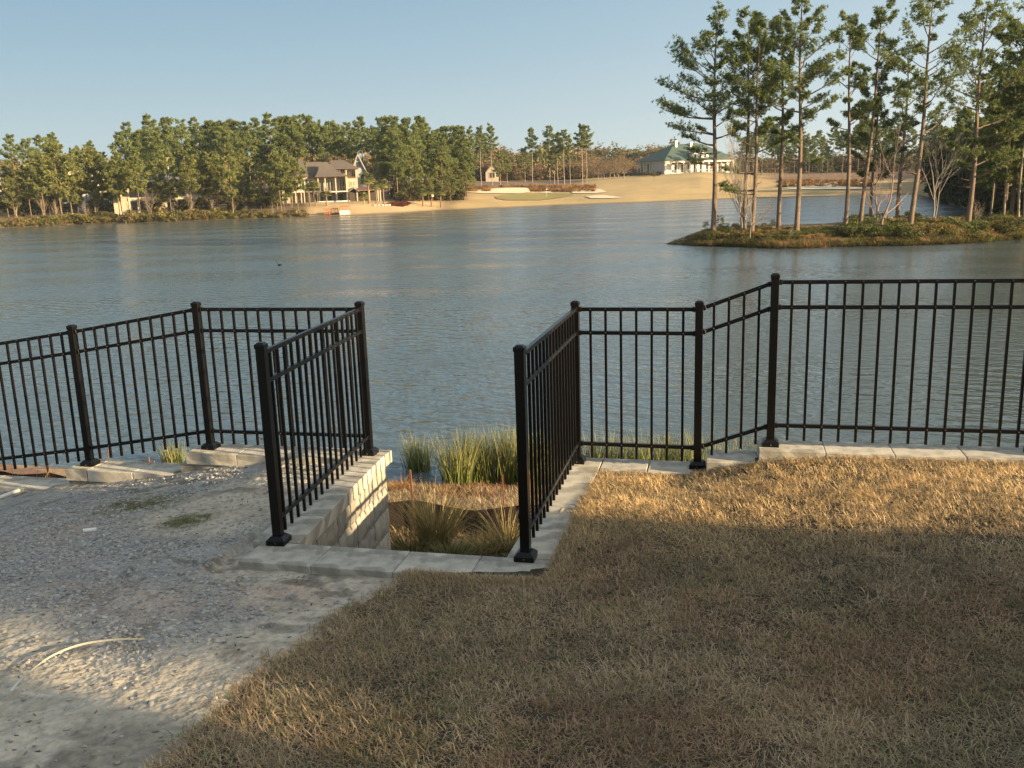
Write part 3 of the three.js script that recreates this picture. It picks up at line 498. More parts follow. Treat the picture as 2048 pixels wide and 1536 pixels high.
const RG = [0.135, 0.185, 0.045], RT = [0.30, 0.29, 0.12];
{
  const rd = (px, py, w, d, h, n, label, seed, o = {}) => { const p = onBank(px, py); clump('reed_clump', label, 'reeds', p.x, p.z, [seed, n, w, d, h * (seed === 1 ? 1.55 : 1.3), 0.013, RG, RT], { splay: 0.22, bend: 0.22, dead: 0.14, ...o }, 'reed clumps along the near water edge'); };
  rd(838, 962, 0.24, 0.20, 0.66, 240, 'narrow green reed clump standing alone beside the left wall end', 1);
  rd(915, 976, 0.26, 0.26, 0.84, 360, 'green reed clump with loose leaning blades, left of the middle clump', 2, { splay: 0.34 });
  rd(960, 972, 0.30, 0.26, 0.86, 420, 'dense yellow green reed clump in the middle of the notch view', 3);
  rd(1016, 973, 0.26, 0.28, 0.92, 380, 'tall reed clump beside the right gate post of the notch', 4, { dead: 0.3 });
  rd(1072, 975, 0.3, 0.28, 0.9, 300, 'reed clump seen through the pickets of the right wing', 5);
  rd(1120, 973, 0.3, 0.28, 0.84, 260, 'reed clump seen through the far pickets of the right wing', 6);
  rd(1206, 962, 0.45, 0.3, 0.80, 380, 'reeds behind the lowest right fence panel, next to its left post', 7);
  rd(1285, 962, 0.5, 0.3, 0.78, 420, 'reeds behind the middle of the lowest right fence panel', 8);
  rd(1368, 960, 0.5, 0.3, 0.80, 420, 'reeds behind the right end of the lowest right fence panel', 9);
  rd(1445, 958, 0.42, 0.3, 0.72, 170, 'sparse dry reeds behind the sloping right fence panel', 10, { dead: 0.6, deadc: [0.36, 0.28, 0.14] });
  rd(1510, 955, 0.3, 0.3, 0.72, 130, 'sparse dry reeds below the high right fence post', 11, { dead: 0.7, deadc: [0.36, 0.28, 0.14] });
  rd(350, 938, 0.22, 0.2, 0.50, 170, 'small pale green reed tuft behind the lower left cap stones', 12);
  const og = (px, py, w, h, n, label, seed, base, tip, o = {}) => { const p = onBank(px, py); clump('grass_clump', label, 'ornamental grass', p.x, p.z, [seed, n, w, w, h, 0.0065, base, tip], { fan: 1, splay: 0.75, bend: 1.0, seg: 6, dead: 0.35, deadc: [0.40, 0.28, 0.12], pow: 0.8, ...o }); };
  const gB = [0.12, 0.14, 0.045], gT = [0.56, 0.45, 0.22];
  og(870, 1108, 0.09, 0.86, 520, 'large fountain grass clump in the middle of the notch', 21, [0.17, 0.16, 0.055], gT, { splay: 0.36, bend: 0.7 });
  og(1014, 1112, 0.09, 0.66, 440, 'golden fountain grass clump beside the right gate post', 22, [0.20, 0.17, 0.06], gT);
  og(822, 1118, 0.12, 0.48, 500, 'low green grass clump against the foot of the left wall', 23, gB, [0.24, 0.22, 0.09]);
  og(905, 1135, 0.13, 0.38, 600, 'dark green grass clump just behind the front cap stones', 24, [0.06, 0.09, 0.025], [0.20, 0.2, 0.08]);
  og(965, 1118, 0.14, 0.40, 420, 'low green and tan grass clump between the two fountain grasses', 26, gB, gT);
  og(800, 1052, 0.06, 0.44, 150, 'thin straw coloured grass clump at the far end of the left wall', 25, [0.25, 0.18, 0.08], gT);
  og(802, 984, 0.10, 0.36, 300, 'rusty brown dry grass tuft at the foot of the lone reed clump', 27, [0.27, 0.13, 0.05], [0.34, 0.21, 0.09], { deadc: [0.28, 0.14, 0.06] });
  for (const [x, z, h, n, l] of [[-7.35, -7.05, 0.66, 160, 'tan grass tuft behind the lowest cap stones at the left edge'], [-6.62, -7.05, 0.74, 260, 'tan grass tuft behind the lowest cap stones, beside the raised step'], [-6.1, -7.1, 0.62, 150, 'short tan grass tuft against the raised left cap stone']]) clump('grass_clump', l, 'dry grass', x, z, [Math.round(x * -77), n, 0.16, 0.08, h, 0.007, [0.36, 0.24, 0.10], [0.48, 0.34, 0.16]], { fan: 1, splay: 0.5, bend: 0.3, dead: 0.3, deadc: [0.42, 0.3, 0.14] });
}
{
  // dead straw matted on the bank
  const R = rng(88), spots = []; for (let i = 0; i < 15000; i++) { const x = -6.2 + R() * 6, z = -14.2 + R() * 5.4; if (R() > 0.35 + 0.65 * fbm(x * 1.2, z * 1.2, 3, 351)) continue; const k = 0.55 + 0.8 * R(), red = smoothstep(fbm(x * 0.8, z * 0.8, 2, 353), 0.5, 0.65); spots.push([x, bankY(x, z), z, 1.1 + 0.9 * R(), R() * 6.28, [lerp(0.42, 0.29, red) * k, lerp(0.325, 0.18, red) * k, lerp(0.215, 0.10, red) * k]]); }
  for (let i = 0; i < 5000; i++) { const x = -2.6 + R() * 1.5, z = -9 + R() * 4.2, k = 0.4 + 0.6 * R(); spots.push([x, bankY(x, z), z, 0.8 + 0.8 * R(), R() * 6.28, [0.22 * k, 0.17 * k, 0.09 * k]]); }
  scatter('bank_straw', [0, 1, 2].map((v) => grassTuft(950 + v, 12, 0.06, 0.07, 0.006, 1.1)), M.blade, spots, 'matted dead straw on the bank below the wall', 'straw');
  // silt fence: dark fabric sagging between stakes
  const sf = thing('silt_fence', 'low dark brown silt fence crossing the bank behind the notch grasses', 'silt fence'), T = new Tris(), xs = [], stakesX = [-13.4, -11.6, -9.8, -8.2, -7.3, -6.2, -5.0, -3.36, -2.05, -0.4, 1.4, 3.2, 5.0];
  for (let x = -13.4; x <= 5; x += 0.1) xs.push(x);
  const zf = (x) => pick([[-14, -8.0], [-7.4, -8.15], [-5.2, -8.75], [-3.4, -9.05], [5, -9.1]], x) + 0.06 * Math.sin(x * 2.1), top = (x) => { let a = -99, b = 99; for (const s of stakesX) { if (s <= x) a = s; else { b = s; break; } } const t = (x - a) / (b - a); return bankY(x, zf(x)) + 0.42 - 0.07 * Math.sin(Math.PI * clamp(t, 0, 1)) + 0.02 * (fbm(x * 3, 1, 2) - 0.5); };
  for (let i = 0; i < xs.length - 1; i++) {
    const f = (x, h) => [x, lerp(bankY(x, zf(x)) - 0.05, top(x), h), zf(x) + 0.05 * h * (fbm(x * 4, h * 2, 2, 4) - 0.5)], c = (x) => { const k = 0.8 + 0.5 * fbm(x * 2, 3, 2, 9); return [0.03 * k, 0.018 * k, 0.013 * k]; };
    for (let h = 0; h < 3; h++) T.quad(f(xs[i], h / 3), f(xs[i + 1], h / 3), f(xs[i + 1], (h + 1) / 3), f(xs[i], (h + 1) / 3), c(xs[i]), c(xs[i + 1]));
    for (let h = 0; h < 3; h++) T.quad(f(xs[i + 1], h / 3).map((v, k) => v - (k === 2 ? 0.004 : 0)), f(xs[i], h / 3).map((v, k) => v - (k === 2 ? 0.004 : 0)), f(xs[i], (h + 1) / 3).map((v, k) => v - (k === 2 ? 0.004 : 0)), f(xs[i + 1], (h + 1) / 3).map((v, k) => v - (k === 2 ? 0.004 : 0)), [0.10, 0.05, 0.03]);
  }
  mesh('fabric', T.build(), M.twig, sf);
  const stakeM = std([0.20, 0.085, 0.045], 0.85);
  stakesX.forEach((x, i) => { const y = bankY(x, zf(x)), s = mesh('stake', box(0.022, 0.95, 0.012, 0, 0.3, 0), stakeM, sf); s.position.set(x, y, zf(x) + 0.02); s.rotation.z = 0.12 * (hash(i, 4) - 0.5); });
  // loose stakes by the water
  for (const [px, py, h, w, l] of [[1001, 968, 0.72, 0.02, 'rusty steel stake between the reed clumps in the notch'], [843, 1000, 0.24, 0.014, 'short rusty stake in the straw behind the fountain grass'], [1009, 1030, 0.62, 0.018, 'thin rusty stake at the silt fence beside the right gate post'], [301, 945, 0.34, 0.025, 'short rusty stake left of the small pale reed tuft'], [213, 945, 0.5, 0.016, 'leaning rusty stake right of the left fence post'], [203, 945, 0.5, 0.016, 'upright rusty stake close behind the left fence post']]) {
    const p = onBank(px, py), s = tag(mesh('metal_stake', box(w, h, w * 0.6, 0, h / 2 - 0.05, 0), stakeM), l, 'stake'); s.position.copy(p); s.rotation.z = l.startsWith('leaning') ? -0.22 : 0.06 * (hash(px, 2) - 0.5);
  }
}
// ---------------------------------------------------------------- tree shapes
function pine(seed, o) {
  const R = rng(seed), { H, start = 0.45, spread = 4, limbs = 28, lean = [0, 0], r0 = 0.011 * H, twigs = 4, tufts = 5, K = 9, nl = 0.3, nw = 0.035, cA = [0.112, 0.158, 0.052], cB = [0.245, 0.275, 0.088], sides = 7, droop = 0, extra = [], stubs = 5, top = 0.35, light = 1 } = o;
  const wob = [R() * 6, R() * 6], axis = (t) => V(lean[0] * t + 0.02 * H * Math.sin(t * 4 + wob[0]) * t * (1 - t) * 2, H * t, lean[1] * t + 0.02 * H * Math.sin(t * 3.3 + wob[1]) * t * (1 - t) * 2);
  const tp = [], tr = [], n = 14; for (let i = 0; i <= n; i++) { const t = i / n; tp.push(axis(t)); tr.push(r0 * (t < 0.05 ? 1.25 : 1) * Math.pow(1 - t * 0.92, 0.75)); }
  tp[0].y -= 0.4; const wood = [sweep(tp, tr, sides)], T = new Tris();
  const tuft = (p, ax) => {
    const q = R(), k = (0.72 + 0.5 * R()) * light, base = cA.map((v, j) => lerp(v, cB[j], q) * k);
    for (let i = 0; i < K; i++) {
      const a = R() * 6.283, c = R() * 2 - 1, s = Math.sqrt(1 - c * c), d = V(Math.cos(a) * s, c, Math.sin(a) * s).addScaledVector(ax, 0.75).normalize(), l = nl * (0.65 + 0.6 * R()), w = V(R() - 0.5, R() - 0.5, R() - 0.5).cross(d).normalize().multiplyScalar(nw * (0.7 + 0.6 * R())), e = p.clone().addScaledVector(d, l), m = p.clone().addScaledVector(d, l * 0.45), kk = 0.85 + 0.3 * R();
      const A = m.clone().add(w).toArray(), B = m.clone().sub(w).toArray(), cc = base.map((v) => v * kk);
      T.tri(p.toArray(), A, B, cc); T.tri(A, e.toArray(), B, cc);
    }
  };
  const jit = o.far ? 1.25 : 0.6;
  const limb = (t, az, len, el, dens, bare) => {
    const b = axis(t), d = V(Math.cos(az), 0, Math.sin(az)), pts = [], rad = [], S = 4, rr = Math.min(r0 * 0.42, r0 * Math.pow(1 - t * 0.9, 0.75) * 0.55) * clamp(len / spread + 0.25, 0.3, 1);
    let p = b.clone(), e = el; for (let i = 0; i <= S; i++) { pts.push(p.clone()); rad.push(rr * (1 - 0.8 * i / S)); const a2 = az + (R() - 0.5) * 0.4, st = len / S; p = p.clone().add(V(Math.cos(a2) * Math.cos(e) * st, Math.sin(e) * st, Math.sin(a2) * Math.cos(e) * st)); e += (0.10 - droop + (R() - 0.5) * 0.35); }
    wood.push(sweep(pts, rad, 4, false)); if (bare) return;
    const cv = (s) => { const k = Math.min(S - 1e-4, s * S), i = Math.floor(k); return pts[i].clone().lerp(pts[i + 1], k - i); };
    const nt = Math.max(2, Math.round(twigs * (0.5 + len / spread) * dens));
    for (let j = 0; j < nt; j++) {
      const s = (o.inner ?? 0.28) + (1 - (o.inner ?? 0.28)) * (j + R()) / nt, q = cv(Math.min(1, s)), sd = (j % 2 ? 1 : -1) * (0.35 + 0.8 * R()), tl = len * (0.20 + 0.24 * R()) * (1.15 - 0.45 * s), dir = V(Math.cos(az + sd), Math.tan(0.22 + 0.35 * R() - droop * 2), Math.sin(az + sd)).normalize(), end = q.clone().addScaledVector(dir, tl);
      if (!o.far) wood.push(sweep([q, end], [rr * 0.28, rr * 0.1], 3, false));
      for (let i = 0; i < tufts; i++) { const u = 0.25 + 0.8 * (i + R()) / tufts, c = q.clone().lerp(end, u).add(V((R() - 0.5) * tl * jit, (R() - 0.3) * tl * jit * 0.75, (R() - 0.5) * tl * jit)); tuft(c, dir.clone().add(V(0, 0.5, 0))); }
    }
  };
  for (let i = 0; i < limbs; i++) {
    const u = Math.pow((i + R() * 0.8) / limbs, 0.92), t = start + (0.985 - start) * u, prof = u < 0.3 ? lerp(0.72, 1, u / 0.3) : lerp(1, top, Math.pow((u - 0.3) / 0.7, 1.3));
    if (o.gap && R() < o.gap) continue;
    limb(t, i * 2.399 + R() * 1.1, spread * prof * ((o.var ?? 0.5) + (1.15 - (o.var ?? 0.5)) * R()), lerp(o.up0 ?? 0.06, o.up1 ?? 0.75, u * u) + (R() - 0.4) * 0.35, 1);
  }
  for (const [t, az, len, el, dens] of extra) limb(t, az, len, el, dens);
  for (let i = 0; i < stubs; i++) limb(start * (0.55 + 0.45 * R()), R() * 6.28, spread * (0.12 + 0.25 * R()), -0.1 + 0.3 * R(), 1, true);
  return { wood: merge(wood), crown: T.build(), H };
}
function round(seed, o) {   // broad crowns: live oaks, yellowing understorey trees, shrubs; leaves in clumps through the volume
  const R = rng(seed), { H, W, start = 0.2, clumps = 40, leaves = 26, ls = 0.35, cA, cB, r0 = 0.02 * H, limbs = 9, flat = 1, forks = 1 } = o, T = new Tris(), wood = [], fork = V((R() - 0.5) * W * 0.1, H * start, (R() - 0.5) * W * 0.1);
  for (let f = 0; f < forks; f++) wood.push(sweep([V((f - (forks - 1) / 2) * r0 * 2, -0.3, 0), V(fork.x * 0.5 + (R() - 0.5) * forks * 0.3, H * start * 0.5, 0), fork.clone().add(V((R() - 0.5) * forks * 0.6, 0, (R() - 0.5) * forks * 0.6))], [r0, r0 * 0.8, r0 * 0.65], 6));
  for (let i = 0; i < clumps; i++) {
    const a = R() * 6.283, c = R() * 2 - 1, s = Math.sqrt(1 - c * c), rr = Math.cbrt(0.25 + 0.75 * R()), cy = H * (start + 1) / 2, hh = H * (1 - start) / 2, p = V(Math.cos(a) * s * rr * W / 2 * (0.85 + 0.3 * R()), cy + c * rr * hh * flat, Math.sin(a) * s * rr * W / 2);
    if (i < limbs) { const m = fork.clone().lerp(p, 0.5); m.y -= 0.05 * H * R(); wood.push(sweep([fork, m, p], [r0 * 0.4, r0 * 0.25, r0 * 0.08], 4, false)); }
    const q = R(), k = 0.72 + 0.55 * R(), base = cA.map((v, j) => lerp(v, cB[j], q) * k), cr = W * (0.09 + 0.08 * R());
    for (let l = 0; l < leaves; l++) {
      const d = V(R() + R() - 1, (R() + R() - 1) * 0.7, R() + R() - 1), e = p.clone().addScaledVector(d, cr * 1.6), u = V(R() - 0.5, R() - 0.5, R() - 0.5).normalize(), w = V(R() - 0.5, R() - 0.5, R() - 0.5).cross(u).normalize(), L = ls * (0.6 + 0.8 * R()), cc = base.map((v) => v * (0.85 + 0.3 * R()));
      const A = e.clone().addScaledVector(u, L), B = e.clone().addScaledVector(w, L * (o.thin || 0.4)), D = e.clone().addScaledVector(w, -L * (o.thin || 0.4)), E2 = e.clone().addScaledVector(u, -L * 0.6);
      T.tri(A.toArray(), B.toArray(), D.toArray(), cc); T.tri(B.toArray(), E2.toArray(), D.toArray(), cc);
    }
  }
  return { wood: merge(wood), crown: T.build(), H };
}
function bare(seed, o) {   // leafless trees and shrubs, limb by limb
  const R = rng(seed), { H, stems = 1, depth = 4, r0 = 0.012 * H, wide = 0.5, kids = 3 } = o, wood = [];
  const grow = (p, d, len, r, k) => {
    const m = p.clone().addScaledVector(d, len * 0.5).add(V((R() - 0.5) * len * 0.12, 0, (R() - 0.5) * len * 0.12)), e = p.clone().addScaledVector(d, len).add(V((R() - 0.5) * len * 0.15, 0, (R() - 0.5) * len * 0.15));
    wood.push(sweep([p, m, e], [r, r * 0.82, r * 0.62], k > 2 ? 5 : 3, false)); if (k <= 0) return;
    const n = kids + (R() < 0.4 ? 1 : 0); for (let i = 0; i < n; i++) { const a = i / n * 6.283 + R() * 2, s = i === 0 ? 0.25 * R() : wide * (0.5 + R()), u = V(Math.cos(a), 0, Math.sin(a)).cross(d).normalize(), q = d.clone().applyAxisAngle(u.lengthSq() ? u : V(1, 0, 0), s); q.y += 0.12; q.normalize(); grow((i === 0 ? e : p.clone().lerp(e, 0.45 + 0.55 * R())), q, len * (i === 0 ? 0.75 : 0.5 + 0.25 * R()), r * (i === 0 ? 0.62 : 0.45), k - 1); }
  };
  for (let s = 0; s < stems; s++) { const a = R() * 6.283; grow(V(Math.cos(a) * 0.1 * stems * R(), -0.2, Math.sin(a) * 0.1 * stems * R()), V((R() - 0.5) * 0.25 * (stems > 1 ? 1.5 : 0.6), 1, (R() - 0.5) * 0.25 * (stems > 1 ? 1.5 : 0.6)).normalize(), H * 0.36 * (0.8 + 0.4 * R()), r0 * (stems > 1 ? 0.6 + 0.5 * R() : 1), depth); }
  return { wood: merge(wood), H };
}
function palm(seed, o = {}) {
  const R = rng(seed), { H = 4, n = 52, L = 1.3 } = o, T = new Tris(), wood = sweep([V(0, -0.2, 0), V(0.03, H * 0.5, 0), V(0, H, 0)], [0.15, 0.12, 0.13], 8);
  for (let i = 0; i < n; i++) {
    const az = R() * 6.283, el = -0.7 + 2.0 * R(), st = V(Math.cos(az) * Math.cos(el), Math.sin(el), Math.sin(az) * Math.cos(el)), c0 = V(0, H, 0).addScaledVector(st, L * 0.42), sd = V(0, 1, 0).cross(st).normalize(), up = st.clone().cross(sd), k = 0.7 + 0.6 * R(), col = [0.24 * k, 0.25 * k, 0.08 * k];
    const q = sd.clone().multiplyScalar(0.04); T.tri(V(0, H, 0).add(q).toArray(), V(0, H, 0).sub(q).toArray(), c0.toArray(), col);
    for (let j = -4; j <= 4; j++) { const a = j * 0.27, d = st.clone().multiplyScalar(Math.cos(a)).addScaledVector(sd, Math.sin(a)).addScaledVector(up, -0.25 * Math.abs(Math.sin(a))).normalize(), w = sd.clone().multiplyScalar(0.12), e = c0.clone().addScaledVector(d, L * 0.62); e.y -= 0.10 * L; const m = c0.clone().addScaledVector(d, L * 0.3); T.tri(c0.toArray(), m.clone().add(w).toArray(), m.clone().sub(w).toArray(), col); T.tri(m.clone().add(w).toArray(), e.toArray(), m.clone().sub(w).toArray(), col); }
  }
  return { wood, crown: T.build(), H };
}
function plant(name, shape, pos, scale, turn, label, cat, group, woodMat = M.bark, parts = ['trunk', 'crown'], leafMat = M.leaf) {
  const t = thing(name, label, cat, [pos.x, pos.y, pos.z], turn, group); if (Array.isArray(scale)) t.scale.set(...scale); else t.scale.setScalar(scale);
  mesh(parts[0], shape.wood, woodMat, t); if (shape.crown) mesh(parts[1], shape.crown, leafMat, t); return t;
}
const depthOf = (p) => p.clone().sub(EYE).dot(FWD);
const topAt = (p, px, py) => atDepth(px, py, depthOf(p));

// ---------------------------------------------------------------- pines on the peninsula, one by one
const onPen = (px, py) => { let y = WATER + 0.5, p; for (let k = 0; k < 10; k++) { p = onY(px, py, y); let best = 1e9, bt = 0.5; for (let t = 0; t <= 1; t += 0.05) { const q = penAt(colOf(p.x, p.z), t); const d = Math.hypot(q.x - p.x, q.z - p.z); if (d < best) { best = d; bt = q.y; } } y = lerp(y, bt, 0.6); } p.y = y; return p; };
{
  // base px, base py, top px, top py, crown start, spread in px, limbs, options, label
  const LF = Math.PI + 0.23;   // azimuth that runs to the left across the frame
  const list = [
    [1426, 468, 1434, 26, 0.52, 72, 26, { extra: [[0.545, LF, 4.3, 0.10, 1.6], [0.55, LF + 0.3, 3.9, 0.05, 1.4], [0.63, LF - 0.1, 4.2, 0.20, 1.2], [0.65, LF + 0.4, 3.5, 0.35, 1.1], [0.72, LF + 0.1, 3.9, 0.50, 1.5], [0.76, LF - 0.3, 3.6, 0.6, 1.4], [0.42, LF, 2.6, 0.16, 1.0], [0.38, LF + 0.5, 2.4, 0.05, 0.9], [0.33, LF - 0.2, 2.0, -0.05, 0.8], [0.47, LF - 0.4, 3.2, 0.2, 1]], tufts: 6 }, 'leftmost pine on the peninsula, with long limbs reaching left over the lake'],
    [1488, 461, 1497, 24, 0.50, 62, 24, {}, 'slender pine close behind the bare shrub on the peninsula'],
    [1503, 473, 1522, 32, 0.46, 70, 26, { extra: [[0.30, LF, 2.3, 0, 0.9], [0.22, LF + 0.2, 2.6, -0.05, 0.7], [0.2, LF - 0.3, 2.2, 0, 0.6]] }, 'pine with low green sprays beside the bare shrub on the peninsula'],
    [1557, 457, 1566, 30, 0.50, 58, 24, {}, 'dark straight pine standing on the rear of the peninsula, left of the pale trunk'],
    [1592, 484, 1605, -8, 0.56, 74, 26, { extra: [[0.30, 0.4, 1.4, 0.1, 0.8], [0.38, 2.2, 1.5, 0.2, 1], [0.42, 4, 1.3, 0.1, 1], [0.47, 1.2, 1.6, 0.2, 1], [0.5, 5.2, 1.6, 0.2, 1]] }, 'pale trunked pine nearest the water in the middle of the peninsula'],
    [1690, 466, 1704, 18, 0.50, 62, 20, { gap: 0.15 }, 'slim pine with a thin open crown right of the pale trunk'],
    [1720, 456, 1766, 6, 0.50, 58, 20, { gap: 0.15 }, 'pine leaning right, beside the bare pink shrub on the peninsula'],
    [1741, 447, 1758, 120, 0.30, 54, 22, {}, 'thin dark pine behind the leaning one on the rear shore'],
    [1795, 441, 1818, 90, 0.36, 62, 22, {}, 'dark pine on the rear shore of the peninsula, left of the thick leaning pine'],
    [1819, 466, 1868, -12, 0.44, 92, 30, { tufts: 6 }, 'thick pine leaning right with a wide crown on the peninsula'],
    [1934, 462, 1976, 8, 0.30, 86, 34, { tufts: 6 }, 'tall pine with a pale trunk and low crown near the right end of the peninsula'],
  ];
  list.forEach(([bx, by, tx, ty, st, sp, limbs, o, label], i) => {
    const p = onPen(bx, by), q = topAt(p, tx, ty + (ty > 15 ? 20 : 4)), k = depthOf(p) / FOCAL;
    const s = pine(600 + i, { H: q.y - p.y, lean: [q.x - p.x, q.z - p.z], spread: 1.3 * sp * k, twigs: 10, tufts: 8, K: 8, nl: 0.24, nw: 0.025, top: 0.4, start: st - 0.07, limbs: Math.round(limbs * 1.15), var: 0.22, up0: 0.30, up1: 0.95, inner: 0.42, ...o, r0: (i === 0 ? 5.6 : i === 4 || i === 9 ? 5.4 : i === 10 ? 5.6 : i === 7 ? 3.2 : 4.4) * k });
    plant('pine_tree', s, p, 1, 0, label, 'pine tree', 'pines on the peninsula');
  });
  // the dense stand at the right edge, nearer and with drooping sprays
  const heavy = [0, 1, 2].map((v) => pine(660 + v, { H: 18, start: 0.16, spread: 4.6, limbs: 46, twigs: 7, tufts: 6, K: 10, nl: 0.34, nw: 0.045, r0: 0.2, droop: 0.07, cA: [0.122, 0.168, 0.045], cB: [0.255, 0.28, 0.072], top: 0.5 }));
  [[2021, 440, 2052, 45, 'pine with heavy drooping green sprays at the right edge of the peninsula'], [2068, 446, 2100, 40, 'heavy crowned pine at the right edge, in front'], [2010, 432, 2020, 130, 'shorter leafy pine between the two pale trunks at the right'], [2110, 440, 2130, 60, ''], [1985, 426, 1990, 190, 'short dense pine with foliage hanging low at the right of the peninsula'], [2160, 446, 2180, 20, ''], [2220, 440, 2240, 30, ''], [2290, 446, 2310, 0, ''], [2370, 440, 2390, 40, '']].forEach(([bx, by, tx, ty, label], i) => {
    const p = onPen(bx, by), q = topAt(p, tx, ty); plant('pine_tree', heavy[i % 3], p, (q.y - p.y) / 18, i * 1.7, label || 'dense pine beyond the right edge of the peninsula', 'pine tree', 'pines on the peninsula');
  });
  const slim = [0, 1].map((v) => pine(670 + v, { H: 15, start: 0.6, spread: 2.2, limbs: 14, twigs: 4, tufts: 4, K: 8, nl: 0.3, nw: 0.04, r0: 0.11 }));
  [[1981, 436, 1979, 150], [2007, 446, 2018, 110], [2036, 452, 2050, 80], [2046, 458, 2062, 60]].forEach(([bx, by, tx, ty], i) => { const p = onPen(bx, by), q = topAt(p, tx, ty); plant('pine_tree', slim[i % 2], p, (q.y - p.y) / 15, i, ['thin pale trunk under the hanging foliage at the right', 'thin pale pine trunk left of the dark thick trunk at the right', 'thin pale pine trunk right of the dark thick trunk', 'slim pine trunk at the very right edge of the frame'][i], 'pine tree', 'pines on the peninsula', M.barkPale); });
  // leafless shrubs and saplings
  const b1 = bare(701, { H: 7.6, stems: 5, depth: 4, r0: 0.07, wide: 0.28, kids: 3 }), b2 = bare(702, { H: 6.4, stems: 2, depth: 4, r0: 0.09, wide: 0.6, kids: 3 }), b3 = bare(703, { H: 8, stems: 2, depth: 4, r0: 0.07, wide: 0.4, kids: 3 }), b4 = bare(704, { H: 2.4, stems: 4, depth: 3, r0: 0.025, wide: 0.6, kids: 3 });
  const B = (s, px, py, ty, turn, label, c = M.barkPale) => { const p = onPen(px, py), q = topAt(p, px, ty); return plant('bare_shrub', s, p, (q.y - p.y) / s.H, turn, label, 'bare shrub', undefined, c, ['stems']); };
  const pink = std([0.30, 0.20, 0.17], 0.95);
  B(b1, 1494, 468, 258, 0, 'tall grey leafless shrub with many upright stems between the left pines of the peninsula', std([0.33, 0.28, 0.235], 0.95));
  B(b2, 1500, 476, 372, 1, 'pale crooked leafless sapling leaning in front of the tall bare shrub');
  B(b2, 1756, 470, 290, 2.2, 'pinkish leafless shrub in front of the leaning pine', pink);
  B(b3, 1866, 452, 236, 0.5, 'tall leafless sapling on the rear shore of the peninsula', std([0.30, 0.26, 0.22], 0.95));
  B(b4, 1582, 480, 448, 0.3, 'small leafless shrub at the foot of the pale trunked pine', std([0.32, 0.24, 0.15], 0.95));
  B(b4, 1950, 452, 395, 1.3, 'tangled leafless shrub beside the tall pine at the right', std([0.30, 0.25, 0.2], 0.95));
  // undergrowth
  const R = rng(715), bush = [0, 1, 2].map((v) => round(720 + v, { H: 0.8, W: 1.0, start: 0.05, clumps: 20, leaves: 16, ls: 0.075, thin: 0.5, cA: [1, 1, 1], cB: [1.3, 1.25, 1.1], r0: 0.015, limbs: 5 })).map((s) => s.crown), spots = [];
  for (let i = 0; i < 1500; i++) {
    const px = 1332 + Math.pow(R(), 0.9) * 900, t = R() < 0.72 ? 0.03 + 0.30 * R() * R() + 0.06 : R(), p = penAt(px, t), tip = smoothstep(px, 1340, 1440);
    const bareSpot = px > 1560 && px < 1680 && t > 0.30 && R() < 0.93; if (bareSpot || (px > 1840 && px < 1930 && t > 0.3 && R() < 0.8)) continue; if (t > 0.36 && R() < 0.55) continue;
    const g = fbm(p.x * 0.35, p.z * 0.35, 3, 731), straw = t < 0.12 && R() < (px > 1530 && px < 1660 ? 0.7 : 0.2), k = 0.7 + 0.6 * R(), s = (0.28 + 0.55 * R()) * lerp(0.35, 1, tip) * (px > 1690 ? 1.35 : 0.85) * (straw ? 0.7 : 1);
    const c = straw ? [0.30, 0.20, 0.09] : g > 0.52 ? [0.11, 0.125, 0.04] : g > 0.44 ? [0.15, 0.155, 0.045] : [0.20, 0.16, 0.06];
    spots.push([p.x, p.y - 0.08, p.z, [s * 1.2, s, s * 1.2], R() * 6.28, c.map((q) => q * k)]);
  }
  scatter('undergrowth', bush, M.leaf, spots, 'green and brown undergrowth covering the peninsula shore', 'undergrowth').children.forEach((c) => { c.name = 'undergrowth_bush'; });
  const sg = [0, 1].map((v) => bladeClump(735 + v, 40, 0.3, 0.3, 0.6, 0.03, [1, 0.9, 0.8], [1.25, 1.15, 1], { fan: 1, splay: 0.9, bend: 0.8, seg: 3, dead: 0 })), sp2 = [];
  for (let i = 0; i < 1000; i++) { const px = 1328 + 760 * R(), t = 0.01 + 0.11 * R() * R(), p = penAt(px, t), k = 0.6 + 0.7 * R(), g = R() < (px > 1530 && px < 1660 ? 0.25 : 0.72), s = (0.35 + 0.55 * R()) * lerp(0.4, 1, smoothstep(px, 1335, 1430)); sp2.push([p.x, p.y - 0.1, p.z, s, R() * 6.28, (g ? [0.12, 0.125, 0.04] : [0.28, 0.20, 0.09]).map((q) => q * k)]); }
  scatter('shore_grass', sg, M.blade, sp2, 'tan dry grass fringing the near shore of the peninsula', 'grass').children.forEach((c) => { c.name = 'shore_grass_tuft'; });
  const sh = round(740, { H: 2.2, W: 1.4, start: 0.15, clumps: 26, leaves: 14, ls: 0.10, cA: [0.045, 0.065, 0.02], cB: [0.12, 0.12, 0.035], r0: 0.03, limbs: 16 });
  [[1411, 466, 440, 'thin leafy shrub left of the leftmost peninsula pine'], [1439, 464, 426, 'small leafy sapling right of the leftmost peninsula pine'], [1546, 455, 436, 'low leafy shrub beside the dark straight pine'], [1916, 462, 436, 'leafy shrub left of the tall pine with the low crown'], [1995, 462, 425, 'broad dark leafy shrub near the right edge of the peninsula'], [2025, 468, 430, 'dark leafy shrub at the right edge by the water'], [1724, 476, 452, 'yellow green shrub in front of the slim leaning pine']].forEach(([px, py, ty, l], i) => { const p = onPen(px, py), q = topAt(p, px, ty); plant('shrub', sh, p, [(q.y - p.y) / 2.2 * (i > 3 ? 1.6 : 0.8), (q.y - p.y) / 2.2, (q.y - p.y) / 2.2 * (i > 3 ? 1.6 : 0.8)], i * 2, l, 'shrub', undefined, M.bark, ['stems', 'leaves']); });
}

